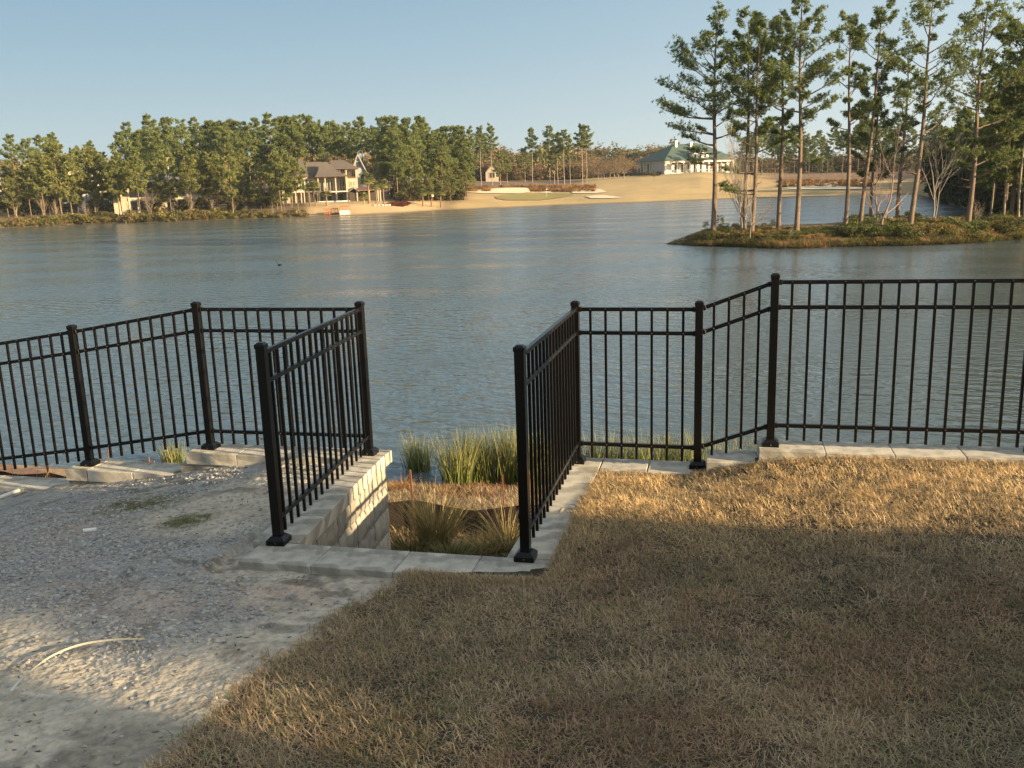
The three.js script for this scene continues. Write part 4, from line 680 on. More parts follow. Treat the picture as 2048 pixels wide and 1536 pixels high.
// ---------------------------------------------------------------- the far shore: pines, oaks, palms
const FP = { far: 1, K: 8, nl: 0.56, nw: 0.095, sides: 5, stubs: 3, tufts: 7, twigs: 5, cA: [0.145, 0.192, 0.068], cB: [0.275, 0.30, 0.10] };
const tall = [0, 1, 2, 3, 4].map((v) => pine(800 + v, { H: 20, start: 0.55 + 0.04 * (v % 3), spread: 3.4, limbs: 20, r0: 0.17, ...FP }));
const full = [0, 1, 2, 3].map((v) => pine(820 + v, { H: 18, start: 0.20 + 0.05 * v, spread: 3.9, limbs: 34, r0: 0.17, ...FP, tufts: 8 }));
const shoreP = [0, 1, 2, 3].map((v) => pine(840 + v, { H: 14, start: 0.24 + 0.14 * (v % 2), spread: 3.3, limbs: 22, r0: 0.13, ...FP, tufts: 6, cA: [0.17, 0.195, 0.064], cB: [0.30, 0.30, 0.098] }));
const golfP = [0, 1, 2].map((v) => pine(860 + v, { H: 20, start: 0.52 + 0.05 * v, spread: 2.9, limbs: 22, r0: 0.17, ...FP, nl: 0.5 }));
const oak = [0, 1, 2].map((v) => round(870 + v, { H: 9, W: 8, start: 0.12, clumps: 46, leaves: 26, ls: 0.42, cA: [0.17, 0.165, 0.055], cB: [0.30, 0.25, 0.085], r0: 0.18 }));
const drab = [0, 1].map((v) => round(876 + v, { H: 8, W: 10, start: 0.25, clumps: 46, leaves: 30, ls: 0.34, thin: 0.12, cA: [0.17, 0.12, 0.07], cB: [0.27, 0.19, 0.11], r0: 0.16, limbs: 20, flat: 0.95 }));
const winter = [0, 1].map((v) => bare(880 + v, { H: 7, stems: 3, depth: 4, r0: 0.09, wide: 0.5, kids: 3 }));
{
  const R = rng(55), line = [[-200, 250], [-60, 262], [0, 258], [60, 262], [85, 250], [115, 238], [145, 292], [185, 268], [205, 280], [240, 276], [268, 240], [300, 236], [350, 230], [400, 240], [450, 246], [520, 232], [600, 234], [680, 240], [760, 234], [820, 236], [870, 240], [905, 246], [930, 258], [960, 256]];
  const ORD = ['first', 'second', 'third', 'fourth', 'fifth', 'sixth', 'seventh', 'eighth', 'ninth', 'tenth', 'eleventh', 'twelfth', 'thirteenth', 'fourteenth', 'fifteenth'], last = () => scene.children[scene.children.length - 1];
  const row = (n, x0, x1, e0, e1, top, jit, shapes, label, group, o = {}) => {
    for (let i = 0; i < n; i++) {
      const px = lerp(x0, x1, (i + 0.15 + 0.7 * R()) / n), e = lerp(e0, e1, R()), p = farAt(px, e), ty = pick(top, px) + Math.pow(R(), 1.15) * jit * 1.15, q = topAt(p, px, ty), s = shapes[Math.floor(R() * shapes.length)], k = (q.y - p.y) / s.H, w = (o.wide || 1) * (0.85 + 0.35 * R());
      plant(o.name || 'pine_tree', s, p, [k * w, k, k * w], R() * 6.28, label, o.cat || 'pine tree', group, o.wood || M.bark);
      if (o.ord) last().userData.label = ORD[i] + ' from the left of the ' + o.ord;
    }
  };
  row(13, -140, 268, 45, 90, line, 30, tall, 'scattered tall pine against the sky behind the left houses', 'tall pines behind the left houses', { ord: 'tall pines against the sky behind the left houses' });
  row(36, 268, 600, 40, 105, line, 50, [...tall, ...full], 'tall pine in the stand between the left houses and the tan house', 'pines between the left houses and the tan house');
  row(20, 580, 775, 55, 105, line, 26, tall, 'tall bare stemmed pine in the row directly behind the tan house', 'pines behind the tan house');
  row(30, 775, 935, 22, 75, line, 50, full, 'full green pine in the dense wood right of the palms', 'pines right of the palms');
  row(9, 800, 940, 12, 26, [[790, 285], [900, 300], [940, 320]], 60, shoreP, 'lower pine at the front of the dense wood right of the palms', 'low pines right of the palms', { ord: 'low pines fronting the wood right of the palms' });
  row(12, -60, 250, 3, 13, [[-60, 300], [60, 292], [110, 288], [160, 310], [250, 315]], 55, shoreP, 'shore pine screening the cream house at the far left', 'shore pines at the far left', { ord: 'shore pines screening the cream house at the far left' });
  row(7, 88, 245, 4, 12, [[88, 288], [245, 300]], 28, shoreP.slice(0, 3), 'x', 'shore pines before the tall cream house', { ord: 'shore pines directly before the tall cream house' });
  row(4, 540, 606, 3, 9, [[540, 298], [606, 318]], 14, shoreP, 'x', 'shore pines beside the tan house', { ord: 'shore pines overlapping the left wing of the tan house' });
  row(17, 250, 590, 3, 15, [[250, 318], [320, 306], [380, 285], [430, 280], [480, 292], [540, 318], [590, 322]], 60, shoreP, 'shore pine in the row before the left houses and lawn', 'shore pines before the left houses');
  row(5, 20, 480, 30, 44, [[0, 300], [110, 296], [300, 330], [480, 300]], 40, oak, 'rounded yellow green tree among the left shore pines', 'rounded trees among the left shore pines', { name: 'broadleaf_tree', cat: 'tree', ord: 'rounded yellow green trees among the left pines' });
  row(13, 10, 570, 2, 9, [[0, 372], [560, 385]], 26, winter, 'small leafless tree at the left water edge', 'leafless trees at the left water edge', { ord: 'small leafless trees at the left water edge', name: 'bare_tree', cat: 'bare tree', wood: M.barkPale });
  row(58, 1465, 1900, 80, 190, [[1460, 268], [1540, 246], [1600, 250], [1660, 262], [1690, 232], [1760, 240], [1830, 262], [1900, 236]], 52, [...tall, ...golfP, full[2], full[3]], 'slender pine in the wood beyond the right fairway', 'pines beyond the right fairway');
  row(8, 1660, 1860, 62, 90, [[1660, 330], [1860, 322]], 24, winter, 'leafless reddish tree at the edge of the right fairway', 'leafless trees at the right fairway', { ord: 'leafless reddish trees along the right fairway', name: 'bare_tree', cat: 'bare tree', wood: std([0.27, 0.165, 0.13], 0.95) });
  row(30, 1872, 2120, 3, 42, [[1872, 262], [1930, 215], [2000, 180], [2120, 140]], 70, [...full, ...tall], 'pine in the dark wood on the right bank behind the peninsula', 'pines in the dark wood on the right bank');
  row(10, 1880, 2080, 2, 20, [[1880, 350], [2080, 330]], 40, winter, 'leafless sapling in the dark wood on the right bank', 'leafless saplings on the right bank', { ord: 'leafless saplings in the dark wood on the right bank', name: 'bare_tree', cat: 'bare tree' });
  // golf pines, one by one
  [[943, 374, 946, 258], [963, 373, 968, 256], [968, 362, 972, 268], [985, 371, 987, 252], [1001, 371, 1003, 303], [1015, 369, 1016, 306], [1050, 364, 1052, 298], [1065, 365, 1065, 259], [1100, 366, 1098, 254], [1109, 370, 1108, 296], [1116, 371, 1113, 268], [1129, 371, 1133, 262], [1141, 369, 1142, 277], [1165, 372, 1163, 252], [1173, 372, 1176, 254]].forEach(([bx, by, tx, ty], i) => {
    const p = hit(bx, by), q = topAt(p, tx, ty), s = golfP[i % 3], k = (q.y - p.y) / s.H, small = q.y - p.y < 14;
    plant('pine_tree', small ? shoreP[i % 4] : s, p, small ? (q.y - p.y) / 14 : [k * 0.9, k, k * 0.9], i * 1.3, ORD[i] + ' pine from the left on the straw bank above the bunkers, ' + (small ? 'short' : 'tall'), 'pine tree', small ? 'short pines above the bunkers' : 'tall pines above the bunkers', M.barkPale);
  });
  row(15, 955, 1225, 120, 165, [[950, 312], [1100, 318], [1225, 322]], 16, drab, 'tan leafless broad tree behind the parked cars', 'tan leafless trees behind the parked cars', { ord: 'tan leafless trees behind the parked cars', name: 'winter_tree', cat: 'tree', wood: M.barkPale });
  row(8, 1170, 1255, 90, 112, [[1150, 310], [1250, 312]], 8, drab, 'round tan leafless tree left of the green roofed clubhouse', 'round tan trees left of the clubhouse', { ord: 'round tan trees left of the green roofed clubhouse', name: 'winter_tree', cat: 'tree', wood: M.barkPale });
  // dark evergreen beside the clubhouse
  const mag = round(890, { H: 7, W: 4.6, start: 0.02, clumps: 44, leaves: 24, ls: 0.35, thin: 0.5, cA: [0.018, 0.030, 0.012], cB: [0.035, 0.05, 0.02], r0: 0.16, flat: 1 }), mp = hit(1263, 347);
  plant('evergreen_tree', mag, mp, (topAt(mp, 1263, 308).y - mp.y) / 7, 0, 'dark dense evergreen left of the green roofed clubhouse', 'evergreen tree');
  const ymp = hit(1308, 361); plant('young_pine', shoreP[1], ymp, (topAt(ymp, 1308, 342).y - ymp.y) / 14, 0, 'small round young pine on the fairway before the clubhouse', 'young pine');
  // woods so far off that they read as one mass
  const spots = [], low = [round(895, { H: 10, W: 9, start: 0.05, clumps: 26, leaves: 14, ls: 0.8, cA: [1, 1, 1], cB: [1.3, 1.2, 1.1] }), round(896, { H: 12, W: 7, start: 0.1, clumps: 26, leaves: 14, ls: 0.8, cA: [1, 1, 1], cB: [1.3, 1.2, 1.1] })].map((s) => s.crown);
  for (let i = 0; i < 1000; i++) { const px = -300 + 2500 * R(), e = (px > 1180 && px < 1480 ? 190 : 150) + 160 * R() + (px < 950 ? -25 : 0), p = farAt(px, e), h = 0.8 + 0.5 * R(), tan = R() < 0.45, k = 0.7 + 0.6 * R(); spots.push([p.x, p.y - 0.5, p.z, [h, h * (px > 1400 ? 0.55 : 1), h], R() * 6.28, (tan ? [0.24, 0.18, 0.09] : [0.14, 0.145, 0.055]).map((v) => v * k)]); }
  for (let i = 0; i < 420; i++) { const px = 935 + 560 * R(), e = (px > 1240 ? 150 : 122) + 60 * R(), p = farAt(px, e), h = 0.35 + 0.3 * R(), k = 0.8 + 0.6 * R(); spots.push([p.x, p.y - 0.5, p.z, [h * 1.3, h, h * 1.3], R() * 6.28, [0.19 * k, 0.135 * k, 0.07 * k]]); }
  for (let i = 0; i < 260; i++) { const px = 1860 + 500 * R(), e = 25 + 60 * R(), p = farAt(px, e), h = 0.5 + 0.4 * R(), k = 0.6 + 0.6 * R(); spots.push([p.x, p.y - 0.5, p.z, [h, h, h], R() * 6.28, [0.06 * k, 0.058 * k, 0.025 * k]]); }
  scatter('far_woodland', low, M.leaf, spots, 'far off mixed woodland closing the view behind the lake', 'woodland').children.forEach((c) => { c.name = 'woodland_mass'; });
  // shoreline scrub on the left and right banks, pine straw clumps round the bunkers
  const scrub = [0, 1].map((v) => round(900 + v, { H: 1.6, W: 2.4, start: 0.02, clumps: 18, leaves: 14, ls: 0.22, cA: [1, 1, 1], cB: [1.35, 1.25, 1.1] }).crown), ss = [];
  for (let i = 0; i < 620; i++) {
    const px = -120 + 740 * R(), e = 0.4 + 7 * R() * R(), p = farAt(px, e), w = R(), k = 0.65 + 0.7 * R(), s = (0.35 + 1.0 * R() * R()) * (px > 470 ? 0.7 : 1) * (px < 30 ? 0.6 : 1); if (px > 590 && R() < 0.85) continue;
    ss.push([p.x, p.y - 0.25, p.z, s, R() * 6.28, (w < 0.5 ? [0.17, 0.155, 0.055] : w < 0.8 ? [0.23, 0.18, 0.085] : [0.12, 0.12, 0.042]).map((v) => v * k)]);
  }
  for (let i = 0; i < 500; i++) { const px = (R() < 0.55 ? 790 + 130 * R() : -100 + 720 * R()), e = (px > 700 ? 18 : 10) + 40 * R(), p = farAt(px, e), k = 0.5 + 0.6 * R(), s = 0.8 + 0.9 * R(); if (px > 560 && px < 640) continue; ss.push([p.x, p.y - 0.25, p.z, s, R() * 6.28, [0.09 * k, 0.08 * k, 0.032 * k]]); }
  for (let i = 0; i < 300; i++) { const px = 1868 + 330 * R(), p = farAt(px, 0.5 + 8 * R()), k = 0.5 + 0.6 * R(), s = 0.6 + 0.8 * R(); ss.push([p.x, p.y - 0.25, p.z, s, R() * 6.28, [0.065 * k, 0.065 * k, 0.026 * k]]); }
  scatter('shoreline_scrub', scrub, M.leaf, ss, 'olive and brown scrub along the far waterline', 'scrub').children.forEach((c) => { c.name = 'scrub_bush'; });
  const tuft = [bladeClump(907, 60, 0.35, 0.35, 0.9, 0.09, [1, 0.9, 0.8], [1.2, 1.1, 1], { fan: 1, splay: 0.9, bend: 0.7, seg: 2, dead: 0 })], ts = [];
  for (let i = 0; i < 700; i++) { const a = R() < 0.68, px = a ? 935 + 255 * R() : 1555 + 190 * R(), py = a ? 372 + 12 * R() : 361 + 13 * R(); if (a && py > 375 && px > 985 && px < 1062) continue; if (a && py < 375 && px < 1000) continue; const p = hit(px, py), k = 0.6 + 0.7 * R(); ts.push([p.x, p.y - 0.05, p.z, 0.8 + 0.7 * R(), R() * 6.28, (R() < 0.5 ? [0.34, 0.22, 0.10] : [0.22, 0.13, 0.065]).map((v) => v * k)]); }
  scatter('rough_grass', tuft, M.blade, ts, 'clumps of tan rough grass round the golf bunkers', 'rough grass').children.forEach((c) => { c.name = 'rough_grass_clump'; });
  // palms by the tan house and further right
  const pm = [palm(911, { H: 4 }), palm(912, { H: 4 }), palm(913, { H: 1.6, n: 30, L: 1.4 })];
  [[736, 398, 358, 1.5, 'largest palm, right of the tan house'], [751, 398, 371, 1.1, 'middle palm right of the tan house'], [766, 398, 368, 1.15, 'rightmost palm of the three right of the tan house'], [629, 405, 372, 1.15, 'palm in front of the left deck of the tan house'], [618, 400, 376, 1.05, 'palm close left of the one before the deck'], [651, 404, 388, 1.2, 'low palm in front of the white garden wall'], [846, 413, 385, 1.15, 'left palm of the shore cluster right of the sandy lawn'], [863, 413, 383, 1.15, 'middle palm of the shore cluster right of the sandy lawn'], [882, 415, 384, 1.15, 'right palm of the shore cluster right of the sandy lawn']].forEach(([px, py, cy, w, l], i) => { const p = px < 800 ? farAt(px, px < 700 ? 11 : 14) : hit(px, py), c = topAt(p, px, cy).y - p.y; plant('palm_tree', pm[i % 2], p, [w, c / 4, w], i * 1.1, l, 'palm tree', undefined, M.bark, ['trunk', 'fronds']); });
  { const p = farAt(726, 12.5); plant('palm_tree', pm[2], p, [0.95, 0.95, 0.95], 0, 'short bushy palm at the corner of the tan house', 'palm tree', undefined, M.barkPale, ['trunk', 'fronds']); }
}
// ---------------------------------------------------------------- buildings
const H = {
  cream: std([0.46, 0.375, 0.265], 0.85, { map: reuse(speckT, 0.4) }), stucco: std([0.52, 0.445, 0.325], 0.85, { map: reuse(speckT, 0.5) }), trim: std([0.60, 0.545, 0.44], 0.7), white: std([0.66, 0.625, 0.55], 0.7), roof: std([0.12, 0.097, 0.08], 0.9, { map: reuse(speckT, 1.5), side: THREE.DoubleSide }), grey: std([0.17, 0.165, 0.165], 0.9, { map: reuse(speckT, 1.5), side: THREE.DoubleSide }), tile: std([0.33, 0.165, 0.095], 0.9, { side: THREE.DoubleSide }), green: std([0.058, 0.092, 0.073], 0.75, { map: reuse(speckT, 1.2), side: THREE.DoubleSide }),
  dark: std([0.06, 0.045, 0.035], 0.9), glass: new THREE.MeshPhysicalMaterial({ color: C(0.03, 0.035, 0.035), roughness: 0.08, ior: 1.5 }), brown: std([0.13, 0.05, 0.03], 0.85), wood: std([0.33, 0.12, 0.05], 0.8), siding: std([0.40, 0.38, 0.37], 0.85), block: std([0.33, 0.31, 0.27], 0.9),
};
const face = (p) => Math.atan2(-p.x, -p.z);
// hip roof over a rectangle: eave rectangle at y0, ridge between x = r0 and r1 at y1; flare bends the lower part outwards
function hip(x0, x1, z0, z1, y0, y1, r0, r1, o = {}) {
  const T = new Tris(), c = [1, 1, 1], zm = o.zm ?? (z0 + z1) / 2, th = o.th || 0.18;
  const ring = (t, y) => [[lerp(x0, r0, t), y, lerp(z1, zm, t)], [lerp(x1, r1, t), y, lerp(z1, zm, t)], [lerp(x1, r1, t), y, lerp(z0, zm, t)], [lerp(x0, r0, t), y, lerp(z0, zm, t)]];
  const rings = [[0, y0 - th], [0, y0], ...(o.flare ? [[0.3, lerp(y0, y1, 0.17)], [0.6, lerp(y0, y1, 0.45)]] : []), [1, y1]].map(([t, y]) => ring(t, y));
  for (let k = 0; k < rings.length - 1; k++) for (let i = 0; i < 4; i++) T.quad(rings[k][i], rings[k][(i + 1) % 4], rings[k + 1][(i + 1) % 4], rings[k + 1][i], c);
  T.quad(rings[0][3], rings[0][2], rings[0][1], rings[0][0], c);
  const g = T.build(); g.deleteAttribute('color'); const p = g.attributes.position, u = g.attributes.uv; for (let i = 0; i < p.count; i++) u.setXY(i, p.getX(i) * 0.3 + p.getZ(i) * 0.3, p.getY(i) * 0.3); return g;
}
function gableRoof(x0, x1, z0, z1, y0, y1, th = 0.2) {   // ridge along z
  const xm = (x0 + x1) / 2, s = new THREE.Shape(); s.moveTo(x0, y0); s.lineTo(xm, y1); s.lineTo(x1, y0); s.lineTo(x1, y0 - th); s.lineTo(xm, y1 - th * 1.3); s.lineTo(x0, y0 - th); return new THREE.ExtrudeGeometry(s, { depth: z1 - z0, bevelEnabled: false }).translate(0, 0, z0);
}
const prism = (pts, z0, z1) => { const s = new THREE.Shape(); pts.forEach(([x, y], i) => i ? s.lineTo(x, y) : s.moveTo(x, y)); return new THREE.ExtrudeGeometry(s, { depth: z1 - z0, bevelEnabled: false }).translate(0, 0, z0); };
const bb = (x0, x1, y0, y1, z0, z1) => box(x1 - x0, y1 - y0, z1 - z0, (x0 + x1) / 2, (y0 + y1) / 2, (z0 + z1) / 2);
function windowOn(parent, x0, x1, y0, y1, z, o = {}) {
  const w = mesh('window', merge([bb(x0 - 0.09, x1 + 0.09, y1, y1 + 0.11, z - 0.05, z + 0.07), bb(x0 - 0.09, x1 + 0.09, y0 - 0.11, y0, z - 0.05, z + 0.09), bb(x0 - 0.09, x0, y0, y1, z - 0.05, z + 0.06), bb(x1, x1 + 0.09, y0, y1, z - 0.05, z + 0.06), ...(o.mull ? [bb((x0 + x1) / 2 - 0.04, (x0 + x1) / 2 + 0.04, y0, y1, z - 0.04, z + 0.05)] : [])]), o.m || H.trim, parent);
  if (o.ry) { w.rotation.y = o.ry; w.position.set(...(o.at || [0, 0, 0])); }
  mesh('pane', bb(x0, x1, y0, y1, z - 0.02, z + 0.02), H.glass, w); return w;
}
{
  // the tan house by the water: measured from the frame at its own distance
  const base = hit(668, 403), k = depthOf(base) / FOCAL / 7.877, X = (zx) => (zx - 850) * k, Y = (zx, zy) => (880 - zy - (zx - 850) * 0.0325) * k;
  const h = thing('lakeside_house', 'large tan house with a taupe hip roof, arched upper porch and white garden wall', 'house', base.toArray(), face(base));
  const P = (n, g, m, p) => mesh(n, g, m, p || h), y = (zy, zx = 850) => Y(zx, zy), e1 = y(484), d1 = y(720), d0 = y(738), g0 = -0.6;
  // middle pavilion
  P('wall', [bb(X(640), X(1062), d1, e1 + 0.4, -2.4, -2.2), bb(X(640), X(1062), g0, d0, -3.4, -3.2)], H.cream);
  P('porch_floor', bb(X(610), X(1080), d0, d1, -3.2, 0.25), H.trim);
  P('wall', [bb(X(1062), X(1080), g0, e1 + 0.3, -6, 0)], H.cream);
  for (const zx of [628, 737, 897, 1062]) { P('column', bb(X(zx - 9), X(zx + 9), d1, e1 - 0.05, -0.2, 0.12), H.stucco); P('column', bb(X(zx - 12), X(zx + 12), g0, d0, -0.22, 0.14), H.stucco); }
  for (const [a, b] of [[637, 728], [746, 888], [906, 1053]]) { const s = new THREE.Shape(), x0 = X(a), x1 = X(b), t = e1 - 0.02, lo = y(520); s.moveTo(x0, t); s.lineTo(x1, t); s.lineTo(x1, lo - 0.05); s.absellipse((x0 + x1) / 2, lo - 0.05, (x1 - x0) / 2, 0.32, 0, Math.PI, false); P('arch', new THREE.ExtrudeGeometry(s, { depth: 0.22, bevelEnabled: false }).translate(0, 0, -0.15), H.stucco); }
  for (const [a, b] of [[655, 700], [770, 850], [960, 1030]]) { windowOn(h, X(a), X(b), d1 + 0.1, y(545), -2.14, { mull: 1 }); }
  P('railing', [...Array(30)].map((_, i) => bb(X(640 + i * 14.3) - 0.012, X(640 + i * 14.3) + 0.012, d1, d1 + 0.85, -0.06, -0.03)).concat(bb(X(637), X(1053), d1 + 0.85, d1 + 0.9, -0.08, 0)), H.brown);
  P('garden_wall', [bb(X(655), X(1095), g0, y(868), 2.2, 2.5), bb(X(612), X(655), g0, y(868), 1.6, 1.9)], H.white);
  for (const [a, b] of [[640, 690], [760, 820], [930, 1000]]) windowOn(h, X(a), X(b), 0.1, y(765), -3.16);
  P('roof', hip(X(590), X(1085), -7.4, 0.9, e1 - 0.02, y(266), X(675), X(790), { flare: 1, zm: -3.2 }), H.roof);
  // left wing and the recess between
  P('wall', [bb(X(60), X(470), g0, y(490, 300), -9, -1.2), bb(X(470), X(640), g0, y(490, 560), -9, -3.4)], H.cream);
  P('roof', hip(X(20), X(482), -9.6, -0.6, y(490, 300), y(226, 300), X(160), X(390), {}), H.roof);
  P('roof', hip(X(440), X(700), -10, -2.8, y(482, 560), y(262, 560), X(450), X(690), {}), H.roof);
  P('deck', bb(X(165), X(628), y(738, 400), y(722, 400), -1.2, 0.6), H.trim);
  for (const zx of [180, 270, 357, 402, 472, 545, 600]) P('deck_post', bb(X(zx - 7), X(zx + 7), g0, y(738, zx), 0.3, 0.55), H.stucco);
  P('wall', bb(X(165), X(628), g0, y(740, 400), -1.6, -1.4), H.brown);
  for (const zx of [370, 430, 500]) windowOn(h, X(zx), X(zx + 40), y(700, zx), y(540, zx), zx > 465 ? -3.36 : -1.16);
  P('door', bb(X(480), X(520), g0, y(765, 500), -1.39, -1.34), H.trim);
  // right tower
  P('wall', [bb(X(1080), X(1245), g0, y(520, 1160), -9, -2.6), bb(X(1080), X(1245), y(520, 1160), y(368, 1160), -9, -4.4), bb(X(1062), X(1085), y(520, 1160), y(368, 1160), -4.4, -2.6), bb(X(1216), X(1245), y(520, 1160), y(368, 1160), -4.4, -2.6)], H.cream);
  { const s = new THREE.Shape(), x0 = X(1085), x1 = X(1216), t = y(368, 1150), lo = y(400, 1150); s.moveTo(x0, t); s.lineTo(x1, t); s.lineTo(x1, lo); s.absellipse((x0 + x1) / 2, lo - 0.05, (x1 - x0) / 2, 0.3, 0, Math.PI, false); P('arch', new THREE.ExtrudeGeometry(s, { depth: 0.3, bevelEnabled: false }).translate(0, 0, -2.9), H.stucco); }
  windowOn(h, X(1160), X(1180), y(515, 1160), y(405, 1160), -4.34); windowOn(h, X(1190), X(1208), y(515, 1160), y(405, 1160), -4.34); P('door', bb(X(1105), X(1145), y(520, 1150), y(410, 1150), -4.4, -4.33), H.trim);
  windowOn(h, X(1122), X(1148), y(640, 1140), y(570, 1140), -2.54, { mull: 1 }); windowOn(h, X(1165), X(1192), y(640, 1180), y(570, 1180), -2.54, { mull: 1 });
  P('railing', bb(X(1085), X(1216), y(520, 1150), y(495, 1150), -2.75, -2.68), H.brown);
  P('roof', hip(X(790), X(1268), -10, -2.0, y(364, 1100), y(232, 1000), X(860), X(1055), {}), H.roof);
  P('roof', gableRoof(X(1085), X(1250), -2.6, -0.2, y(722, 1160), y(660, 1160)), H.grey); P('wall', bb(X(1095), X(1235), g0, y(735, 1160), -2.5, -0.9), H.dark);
  // covered porch on the right
  P('roof', hip(X(1200), X(1600), -6, -0.6, y(690, 1400), y(655, 1400), X(1260), X(1540), {}), H.brown); P('beam', bb(X(1210), X(1590), y(708, 1400), y(694, 1400), -0.9, -0.7), H.trim);
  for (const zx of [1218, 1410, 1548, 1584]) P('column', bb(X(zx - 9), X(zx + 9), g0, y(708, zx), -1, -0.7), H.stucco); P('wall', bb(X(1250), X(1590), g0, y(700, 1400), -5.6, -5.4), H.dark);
  // low things on its lawn
  const hp = farAt(796, 9), hw = 4.4; tag(mesh('hedge', round(930, { H: 0.9, W: 1, start: 0, clumps: 80, leaves: 20, ls: 0.12, cA: [0.12, 0.035, 0.03], cB: [0.2, 0.06, 0.045] }).crown, M.leaf), 'dark red clipped hedge on the sandy lawn right of the tan house', 'hedge'); const he = scene.children[scene.children.length - 1]; he.position.copy(hp); he.scale.set(4.6, 1.1, 1.0); he.rotation.y = face(hp);
  const rp = farAt(760, 10); const rk = rng(44), rw = thing('stone_border', 'low border of pale stones left of the red hedge', 'stone border', rp.toArray(), face(rp)); for (let i = 0; i < 12; i++) { const g = new THREE.IcosahedronGeometry(0.24 + 0.14 * rk(), 1).scale(1.3, 0.8, 1); const s = mesh('stone', g, stones[i % 4], rw); s.position.set(-1.6 + i * 0.3, 0.1, (rk() - 0.5) * 0.6); s.rotation.y = i; }
  const bp = hit(866, 404), bh = thing('bird_house', 'small white box on a post between the shore palms', 'bird house', [bp.x, bp.y, bp.z], face(bp)); mesh('post', box(0.12, 1.3, 0.12, 0, 0.6, 0), H.wood, bh); mesh('box', box(0.5, 0.7, 0.4, 0, 1.55, 0), H.white, bh); mesh('roof', gableRoof(-0.32, 0.32, -0.26, 0.26, 1.9, 2.08, 0.04), H.white, bh);
  // pontoon boat and dock
  const dp = hit(676, 427.5), dk = thing('dock', 'rust red wooden dock with posts and a rail at the sandy shore', 'dock', [dp.x, WATER, dp.z], face(dp)), kk = depthOf(dp) / FOCAL;
  mesh('deck', bb(-26 * kk, 1 * kk, 0.45, 0.6, -1.6, 0.6), H.wood, dk); for (let i = 0; i < 7; i++) mesh('post', box(0.14, 1.9, 0.14, (-25.5 + i * 4.3) * kk, 0.55, 0.55), H.wood, dk); mesh('rail', [bb(-26.5 * kk, 1 * kk, 1.28, 1.42, 0.48, 0.62), bb(-22 * kk, 1 * kk, 0.9, 1.0, 0.48, 0.62)], H.wood, dk); mesh('skirt', bb(-19 * kk, 1 * kk, -0.3, 0.42, -0.2, 0.5), H.brown, dk);
  const bt = thing('pontoon_boat', 'pontoon boat with white sides and a rust red canopy frame moored at the dock', 'boat', [dp.x, WATER, dp.z], face(dp)), sx = (a) => a * kk;
  const pon = (z) => sweep([V(sx(3), 0.12, z), V(sx(4.2), 0.12, z), V(sx(23), 0.12, z), V(sx(25), 0.3, z)], [0.1, 0.3, 0.3, 0.06], 10); mesh('pontoon', pon(1.5), H.white, bt); mesh('pontoon', pon(-0.3), H.white, bt);
  mesh('deck', bb(sx(3), sx(24), 0.42, 0.52, -0.6, 1.8), H.white, bt); mesh('side_panel', [bb(sx(3.4), sx(23.6), 0.55, 0.95, 1.72, 1.78), bb(sx(3.4), sx(23.6), 0.55, 0.95, -0.58, -0.52), bb(sx(3.4), sx(4), 0.55, 0.95, -0.52, 1.72), bb(sx(23.2), sx(23.6), 0.55, 0.95, -0.52, 1.72)], H.white, bt); mesh('seat', [bb(sx(6), sx(10), 0.52, 0.85, -0.4, 0.2), bb(sx(15), sx(19), 0.52, 0.85, -0.4, 0.2)], H.trim, bt);
  for (const a of [4.5, 10, 16.5, 22.5]) mesh('canopy_post', bb(sx(a) - 0.05, sx(a) + 0.05, 0.9, 1.75, 1.66, 1.76), H.wood, bt); mesh('canopy_frame', [bb(sx(3.8), sx(23.4), 1.66, 1.86, -0.5, 1.8)], H.wood, bt);
  // gabled house standing behind
  const b2 = farAt(720, 48), k2 = depthOf(b2) / FOCAL, gh = thing('gabled_house', 'pale house with a steep half timbered gable behind the tan house', 'house', b2.toArray(), face(b2)), yt = topAt(b2, 718, 307).y - b2.y;
  mesh('wall', [prism([[-15 * k2, 0], [15 * k2, 0], [15 * k2, yt * 0.58], [0, yt - 0.3], [-15 * k2, yt * 0.58]], -8, 0)], H.siding, gh); mesh('roof', gableRoof(-18 * k2, 18 * k2, -8.3, 0.5, yt * 0.52, yt, 0.3), H.grey, gh); mesh('gable_trim', [prism([[-17 * k2, yt * 0.54], [0, yt - 0.1], [0, yt - 0.6], [-17 * k2, yt * 0.54 - 0.5]], 0.5, 0.58), prism([[17 * k2, yt * 0.54], [17 * k2, yt * 0.54 - 0.5], [0, yt - 0.6], [0, yt - 0.1]], 0.5, 0.58), bb(-11 * k2, 11 * k2, yt * 0.60, yt * 0.63, 0.02, 0.1)], H.siding, gh); windowOn(gh, -0.6, 0.6, yt * 0.66, yt * 0.8, 0.04); windowOn(gh, -1.2, -0.3, yt * 0.3, yt * 0.5, 0.04); windowOn(gh, 0.4, 1.2, yt * 0.3, yt * 0.5, 0.04);
}
